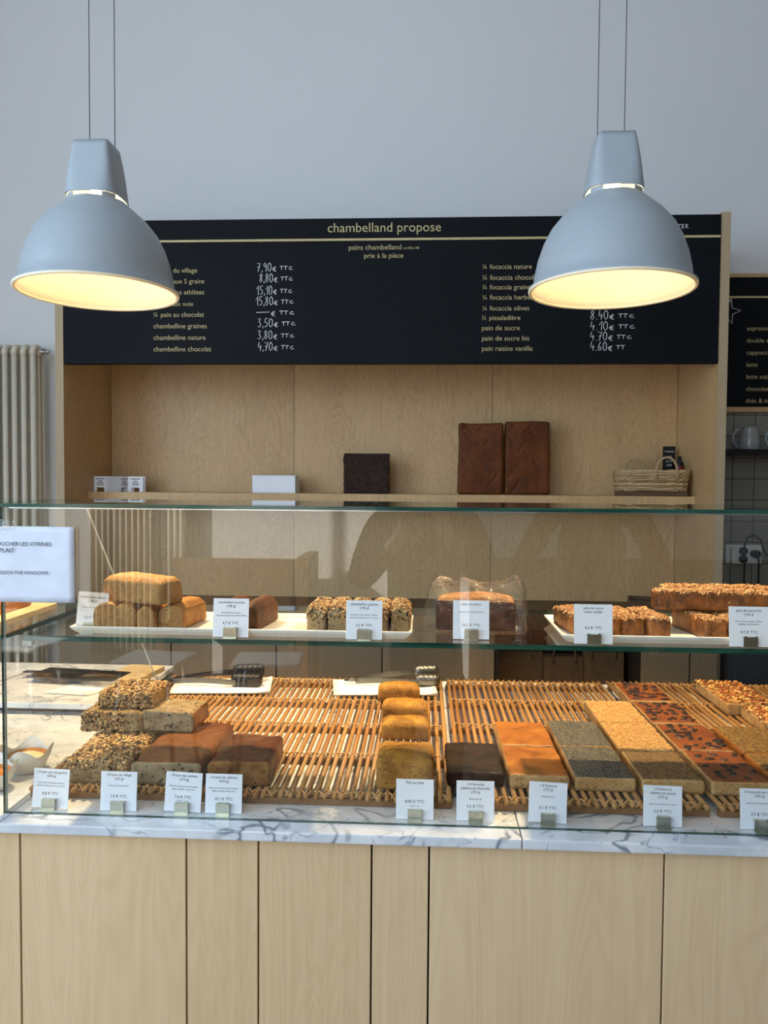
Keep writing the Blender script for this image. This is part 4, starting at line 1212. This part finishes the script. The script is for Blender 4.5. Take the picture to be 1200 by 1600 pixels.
# ================================================================== PRICE CARDS
def price_card(x, y, z, rz, lines, label, w=.067, h=.0715, tilt=0.0):
    t = thing('price_card', label, 'price card', (x, y, z), rz, 'price cards in metal clips')
    c = box('card', (-w/2, w/2, 0, .0009, .0, h), 'card', t)
    c.rotation_euler = (radians(-6), radians(tilt), 0); c.location = (0, 0, .0012+abs(sin(radians(tilt)))*w/2)
    items = []
    for body, zz, size in lines: items.append((body, 0, zz, dict(size=size, align='CENTER')))
    text_obj('printed_text', items, 'ink', c, -.0003)
    cl = Geo(); cw = .0125
    cl.box(-cw, cw, -.0065, -.0058, .001, .019); cl.box(-cw, cw, -.0058, .0050, .0185, .0195)
    cl.box(-cw, cw, .0050, .0057, .0006, .0195); cl.box(-cw, cw, -.014, .0105, .0, .0008)
    cl.box(-cw*.9, -cw*.6, -.0068, -.0050, .0195, .0215); cl.box(cw*.6, cw*.9, -.0068, -.0050, .0195, .0215)
    cl.build('metal_clip', 'clip', t)
    return t
S1, S2, S3, S4 = .0066, .0046, .0072, .0026
def std(title, weight=None, desc=(), price='', foot=()):
    out = []; z = .0625
    for tl in title: out.append((tl, z, S1 if len(tl) < 20 else .0060)); z -= .0068
    if weight: out.append((weight, z, .0062)); z -= .0052
    z -= .0065
    for d_ in desc: out.append((d_, z, S2 if len(d_) < 24 else .0039)); z -= .0052
    out.append((price, .0235+(.003 if not desc else 0), S3))
    zz = .0185
    for f_ in foot: out.append((f_, zz, S4)); zz -= .003
    return out
ZS = ZG
price_card(-.636, 1.430, ZS, radians(-2), std(['chambelline nature'], '(180 g)', ['farines de riz & sarrasin'], '3,2 € TTC'), 'price card for the plain small loaves at the shelf left end', .060, .074, 3)
price_card(-.3585, 1.405, ZS, 0, std(['chambelline chocolat'], '(180 g)', ['farines de riz & sarrasin,', 'chocolat masse tendre 44% et 70%'], '4,7 € TTC'), 'price card for the chocolate loaves on the glass shelf')
price_card(-.1095, 1.405, ZS, 0, std(['chambelline graines'], '(190 g)', ['farines de riz & sarrasin, sésame,', 'pavot, tournesol, lin brun et doré'], '3,5 € TTC', ['allergènes : sésame']), 'price card in front of the five seeded small loaves')
price_card(.0885, 1.425, ZS, 0, std(['cake au citron'], None, ['farine de riz, crème de citron'], '24,2 € TTC', ['allergènes : oeufs, lait', 'la pièce']), 'price card in front of the bagged lemon cake')
price_card(.308, 1.402, ZS, 0, std(['pain de sucre', 'raisin vanille'], None, [], '4,6 € TTC'), 'price card in front of the raisin sugar cakes on the shelf', .069)
price_card(.584, 1.402, ZS, 0, std(['pain de sucre bis'], '(160 g)', ['farine de riz, oranges confites,', 'pépites de chocolat'], '4,7 € TTC'), 'price card in front of the brown sugar cakes at the shelf right end', .070)
ZB = zm+.0001
for x, y, rz, tl, ln, lb in [
    (-.685, 1.362, 0, 1.5, std(['1/4 pain aux cinq grains'], '(500 g)', ['farines de riz & sarrasin, sésame,', 'pavot, tournesol, lin brun et doré'], '8,8 € TTC'), 'price card for the grain bread, leftmost on the marble'),
    (-.5555, 1.360, 0, 0, std(['1/4 pain du village'], '(525 g)', ['farines de riz & sarrasin'], '7,9 € TTC'), 'price card for the country bread, second from left on the marble'),
    (-.437, 1.362, 0, 2.2, std(['1/8 pain des athlètes'], '(310 g)', ['farines de riz & sarrasin, noisettes,', 'figues, abricots, raisins secs'], '7,6 € TTC', ['allergènes : noisettes']), 'slightly tilted price card for the smaller fruit bread portion'),
    (-.361, 1.362, 0, 0, std(['1/4 pain des athlètes'], '(630 g)', ['farines de riz & sarrasin, noisettes,', 'figues, abricots, raisins secs'], '15,1 € TTC', ['allergènes : noisettes']), 'price card for the larger fruit bread portion, upright'),
    (-.0125, 1.362, 0, 0, [('Pain au maïs', .0625, .0066), ('8.40 € TTC', .029, .0072), ('allergènes : aucun', .0225, S4)], 'price card for the corn bread at the middle of the marble'),
    (.096, 1.362, 0, 0, std(['1/4 focaccia', 'pépites de chocolat'], '(275 g)', ['farine de riz'], '5,5 € TTC'), 'price card for the chocolate focaccia'),
    (.2235, 1.362, 0, 2.0, std(['1/4 focaccia'], '(275 g)', ['farine de riz'], '5,1 € TTC'), 'slightly tilted price card for the plain focaccia'),
    (.4255, 1.362, 0, 1.0, std(['1/4 focaccia', 'sésame ou pavot'], '(275 g)', ['farine de riz, sésame ou pavot'], '5,5 € TTC', ['allergènes : sésame']), 'price card for the sesame or poppy focaccia'),
    (.594, 1.362, 0, 0, std(['1/4 focaccia aux olives'], '(300 g)', ['farine de riz, olives de France'], '7,7 € TTC'), 'price card for the olive focaccia, rightmost on the marble')]:
    price_card(x, y, ZB, rz, ln, lb, .0675, .0705, tl)

# ================================================================== LEFT CASE AND LEDGE
def tart(x, y, z, r, label, fill):
    t = thing('tart', label, 'tart', (x, y, z), 0, 'small tarts in white paper')
    gg = Geo(); gg.lathe([(0, .0035), (r*.72, .0035), (r, .030), (r*.97, .034), (r*.88, .028), (r*.86, .026)], 32); gg.build('crust', 'tartcrust', t, True)
    gg = Geo(); gg.lathe([(r*.88, .0262), (r*.6, .032), (r*.3, .036), (0, .0365)], 32); gg.build('filling', fill, t, True)
    g2 = Geo(); V = []; Fc = []; N = 48
    for k in range(N):
        a = 2*pi*k/N
        for f_, zz in ((.55, .0004), (.80, .002), (1.12, .030), (1.22+.08*sin(4*a), .046+.010*sin(4*a+.6))):
            V.append(Vector((r*f_*cos(a), r*f_*sin(a), zz)))
    for k in range(N):
        k2 = (k+1) % N
        for i in range(3): Fc.append((k*4+i, k2*4+i, k2*4+i+1, k*4+i+1))
    link_mesh('paper_cup', V, Fc, ['napkin'], t, None, True)
tart(-.824, 1.545, zm+.0002, .040, 'cream filled tart in white paper at the left picture edge', 'tartfill')
tart(-.846, 1.445, zm+.0002, .040, 'orange baked tart in white paper at the left picture edge, nearer', 'tartcrust')
t = thing('flat_pie', 'flat nut topped pie on a wooden board on the left case shelf', 'pie', (-1.07, 1.56, ZG+.0125), 0)
bread('crust', (.40, .20, .03), ['tartcrust'], t, None, rt=.01, rb=.004, amp=.003, freq=60, step=.008, seed=95)
tag(box('wooden_board', (-1.29, -.832, 1.44, 1.70, ZG+.0002, ZG+.012), 'oak', bev=.002), 'pale wooden board under the flat pie on the left case shelf', 'board')
zl = zm+.0312
t = thing('baking_tray', 'thin black baking tray lying on the marble ledge at left', 'tray', (-.985, 2.14, zl+.0155), radians(-8))
box('plate', (-.13, .13, -.055, .055, 0, .004), 'black', t, bev=.001); box('grip', (-.175, -.1305, -.012, .012, .0005, .0035), 'rubber', t, bev=.001)
tag(box('wood_block', (-1.05, -.92, 2.10, 2.18, zl, zl+.0152), 'darkgrey', bev=.002), 'dark grey block under the black baking tray', 'block')
t = napkin([(-.985, 1.930), (-.865, 1.915), (-.826, 1.98), (-.95, 2.0)], 'white paper sheet lying on the marble ledge at left'); t.location.z = zl
del t['group']
t = thing('cutting_board', 'pale wooden cutting board on the ledge behind the stacked grain breads', 'board', (-.845, 2.19, zl+.0001), radians(-6))
box('plank', (-.055, .055, -.09, .09, 0, .016), 'oak', t, bev=.003)
t = thing('wooden_crate', 'low brown wooden crate on the back worktop behind the sugar cakes', 'crate', (1.06, 3.45, zc+.0002), radians(-14))
for z0, z1 in ((.0, .028), (.033, .06)):
    box('slat', (-.14, .14, -.09, -.08, z0, z1), 'walnut', t, bev=.001); box('slat', (-.14, .14, .08, .09, z0, z1), 'walnut', t, bev=.001)
    box('slat', (-.15, -.1405, -.09, .09, z0, z1), 'walnut', t, bev=.001); box('slat', (.1405, .15, -.09, .09, z0, z1), 'walnut', t, bev=.001)
box('bottom', (-.14, .14, -.0795, .0795, 0, .006), 'walnut', t)

# ================================================================== CUSTOMER SIDE (seen mirrored in the glass)
def stool(x, y, rz, label):
    t = thing('stool', label, 'stool', (x, y, 0), rz, 'white stools on the customer side')
    bm = bmesh.new(); add_box(bm, -.16, .16, -.14, .14, .64, .67, bev=.014, seg=3); from_bm('seat', bm, 'woodwhite', t, True)
    for sx in (-1, 1):
        for sy in (-1, 1):
            gg = Geo(); gg.tube([(sx*.11, sy*.09, .641), (sx*.17, sy*.15, 0.0)], .011, 10); gg.build('leg', 'steel', t, True)
stool(-1.27, -.86, .1, 'white stool mirrored in the left part of the display glass')
stool(-.73, -.88, -.08, 'white stool mirrored right of the first one in the glass')
stool(-2.05, -1.15, .2, 'white stool near the left window, mirrored at the picture edge')
t = thing('wooden_bench', 'dark wooden bench with high back mirrored behind the stools', 'bench', (-1.36, -2.70, 0))
box('seat', (-.5, .5, -.2, .25, .44, .48), 'darkwood', t, bev=.004); box('backrest', (-.5, .5, -.26, -.205, .44, .93), 'darkwood', t, bev=.004)
for sx in (-.48, .43): box('leg', (sx, sx+.05, -.2, .2, 0, .4395), 'darkwood', t)
box('post', (.501, .58, -.26, .25, 0, .99), 'darkwood', t, bev=.004)

# ================================================================== CUSTOMERS (mirrored in the front glass)
MAT['skin'] = plain('skin', (196, 150, 124), 0.5, 0.4, 0, 0.02)
MAT['coat_dark'] = plain('dark wool coat', (34, 34, 40), 0.9, 0.1, 0, 0.1, 60)
MAT['coat_brown'] = plain('brown wool coat', (52, 42, 34), 0.9, 0.1, 0, 0.1, 60)
MAT['trousers'] = plain('dark trousers', (28, 30, 38), 0.9, 0.1, 0, 0.1, 60)
MAT['hair'] = plain('dark brown hair', (44, 30, 22), 0.6, 0.3, 0, 0.1, 80)
MAT['shoe'] = plain('black shoes', (22, 20, 20), 0.4, 0.4)
def skin_mesh(name, pts, edges, root, mat, parent, sub=2):
    me = bpy.data.meshes.new(name); me.from_pydata([p[:3] for p in pts], edges, [])
    o = bpy.data.objects.new(name, me); COL.objects.link(o)
    sk = o.modifiers.new('skin', 'SKIN'); sk.use_smooth_shade = True
    for i, p in enumerate(pts):
        sv = me.skin_vertices[0].data[i]; r = p[3]
        sv.radius = r if isinstance(r, tuple) else (r, r); sv.use_root = (i == root)
    o.modifiers.new('sub', 'SUBSURF').levels = sub; o.modifiers['sub'].render_levels = sub
    dg = bpy.context.evaluated_depsgraph_get()
    nm = bpy.data.meshes.new_from_object(o.evaluated_get(dg))
    bpy.data.objects.remove(o, do_unlink=True)
    nm.materials.clear(); nm.materials.append(MAT[mat])
    nm.polygons.foreach_set('use_smooth', [True]*len(nm.polygons))
    r = bpy.data.objects.new(name, nm); COL.objects.link(r)
    if parent: r.parent = parent
    return r
def person(x, y, rz, h, label, coat, arms, flare):
    """faces +Y; arms: for each side (elbow, wrist, finger direction)"""
    k = h/1.72
    P = []; E_ = []
    def add(p, r, par=None):
        P.append((p[0]*k, p[1]*k, p[2]*k, (r[0]*k, r[1]*k) if isinstance(r, tuple) else r*k))
        if par is not None: E_.append((par, len(P)-1))
        return len(P)-1
    pel = add((0, 0, .93), (.155, .105)); w = add((0, .0, 1.08), (.135, .095), pel); ch = add((0, 0, 1.26), (.155, .105), w); sh = add((0, -.01, 1.40), (.12, .075), ch)
    nk = add((0, -.005, 1.47), .052, sh); hd = add((0, .01, 1.565), (.072, .088), nk); tp = add((0, .0, 1.655), (.066, .080), hd)
    ns = add((0, .098, 1.555), .012, hd)
    for s_ in (-1, 1):
        hp = add((s_*.09, 0, .86), .092, pel); kn = add((s_*.105, .01, .48), .062, hp); an = add((s_*.11, -.02, .09), .040, kn); to = add((s_*.125, .12, .035), .034, an)
        sd = add((s_*.185, -.01, 1.38), .055, sh)
        el, wr, fd = arms[s_]
        e = add(el, .042, sd); wv = add(wr, .028, e)
        f = Vector(fd).normalized(); sid = f.cross(Vector((0, 0, 1)))
        if sid.length < .1: sid = Vector((1, 0, 0))
        sid.normalize(); pw = Vector(wr)
        pm = add(pw+f*.075, (.020, .034), wv)
        for q, ln in zip((-.030, -.010, .010, .030), (.062, .076, .072, .055)):
            a = add(pw+f*(.085+ln*.45)+sid*q, .0085, pm); add(pw+f*(.085+ln)+sid*q*1.1+Vector((0, 0, -.012)), .0075, a)
        a = add(pw+f*.045+sid*s_*-.040, .011, wv); add(pw+f*.085+sid*s_*-.055, .009, a)
    t = skin_mesh('person', P, E_, 0, 'skin', None)
    t.location = (x, y, 0); t.rotation_euler = (0, 0, rz)
    tag(t, label, 'person')
    # coat: torso and sleeves, slightly wider than the body
    C = []; CE = []
    def ca(p, r, par=None):
        C.append((p[0]*k, p[1]*k, p[2]*k, (r[0]*k, r[1]*k) if isinstance(r, tuple) else r*k))
        if par is not None: CE.append((par, len(C)-1))
        return len(C)-1
    a0 = ca((0, 0, 1.08), (.165, .125)); a1 = ca((0, 0, 1.26), (.18, .13), a0); a2 = ca((0, -.01, 1.41), (.135, .09), a1)
    b1 = ca((0, 0, .90), (.175+flare*.5, .135), a0); ca((0, 0, .66), (.185+flare, .15), b1)
    for s_ in (-1, 1):
        el, wr, fd = arms[s_]
        q = ca((s_*.19, -.01, 1.385), .070, a2); q = ca(el, .058, q); m_ = Vector(el)*.12+Vector(wr)*.88; ca(m_, .042, q)
    skin_mesh('coat', C, CE, 0, coat, t)
    for s_ in (-1, 1):
        skin_mesh('trouser_leg', [(s_*.09*k, 0, .80*k, .11*k), (s_*.105*k, .01*k, .48*k, .078*k), (s_*.11*k, -.02*k, .10*k, .058*k)], [(0, 1), (1, 2)], 0, 'trousers', t)
        skin_mesh('shoe', [(s_*.11*k, -.05*k, .050*k, .045*k), (s_*.122*k, .06*k, .042*k, .042*k), (s_*.128*k, .16*k, .034*k, .032*k)], [(0, 1), (1, 2)], 0, 'shoe', t)
    skin_mesh('hair', [(0, -.035*k, 1.60*k, (.080*k, .070*k)), (0, -.012*k, 1.675*k, (.074*k, .082*k)), (0, -.055*k, 1.50*k, (.066*k, .045*k))], [(0, 1), (0, 2)], 0, 'hair', t)
    for s_ in (-1, 1):
        gg = Geo(); gg.lathe([(0, -.009), (.008, -.006), (.010, 0), (.008, .006), (0, .009)], 12); o = gg.build('eye', 'black', t, True); o.location = (s_*.031*k, .083*k, 1.578*k); o.scale = (1, .5, .6)
        gg = Geo(); gg.lathe([(0, -.024), (.012, -.016), (.016, 0), (.014, .014), (0, .024)], 12); o = gg.build('ear', 'skin', t, True); o.location = (s_*.076*k, -.005*k, 1.565*k); o.scale = (.5, 1, 1.1)
    gg = Geo(); gg.tube([(-.026*k, 0, .002), (0, .006, 0), (.026*k, 0, .002)], .0055, 8); o = gg.build('mouth', 'red', t, True); o.location = (0, .086*k, 1.51*k)
    return t
person(.0, -.42, 0, 1.66, 'person in a dark coat raising both hands, mirrored faintly in the middle of the glass', 'coat_dark',
       {-1: ((-.27, .10, 1.14), (-.10, .30, 1.33), (.3, .35, .85)), 1: ((.27, .10, 1.14), (.10, .30, 1.33), (-.3, .35, .85))}, 0)
person(.78, -.95, .25, 1.70, 'person in a wide brown coat, mirrored faintly right of the bagged cake', 'coat_brown',
       {-1: ((-.33, -.04, 1.12), (-.30, .14, .92), (.1, .5, -.8)), 1: ((.33, -.04, 1.12), (.30, .14, .92), (-.1, .5, -.8))}, .10)
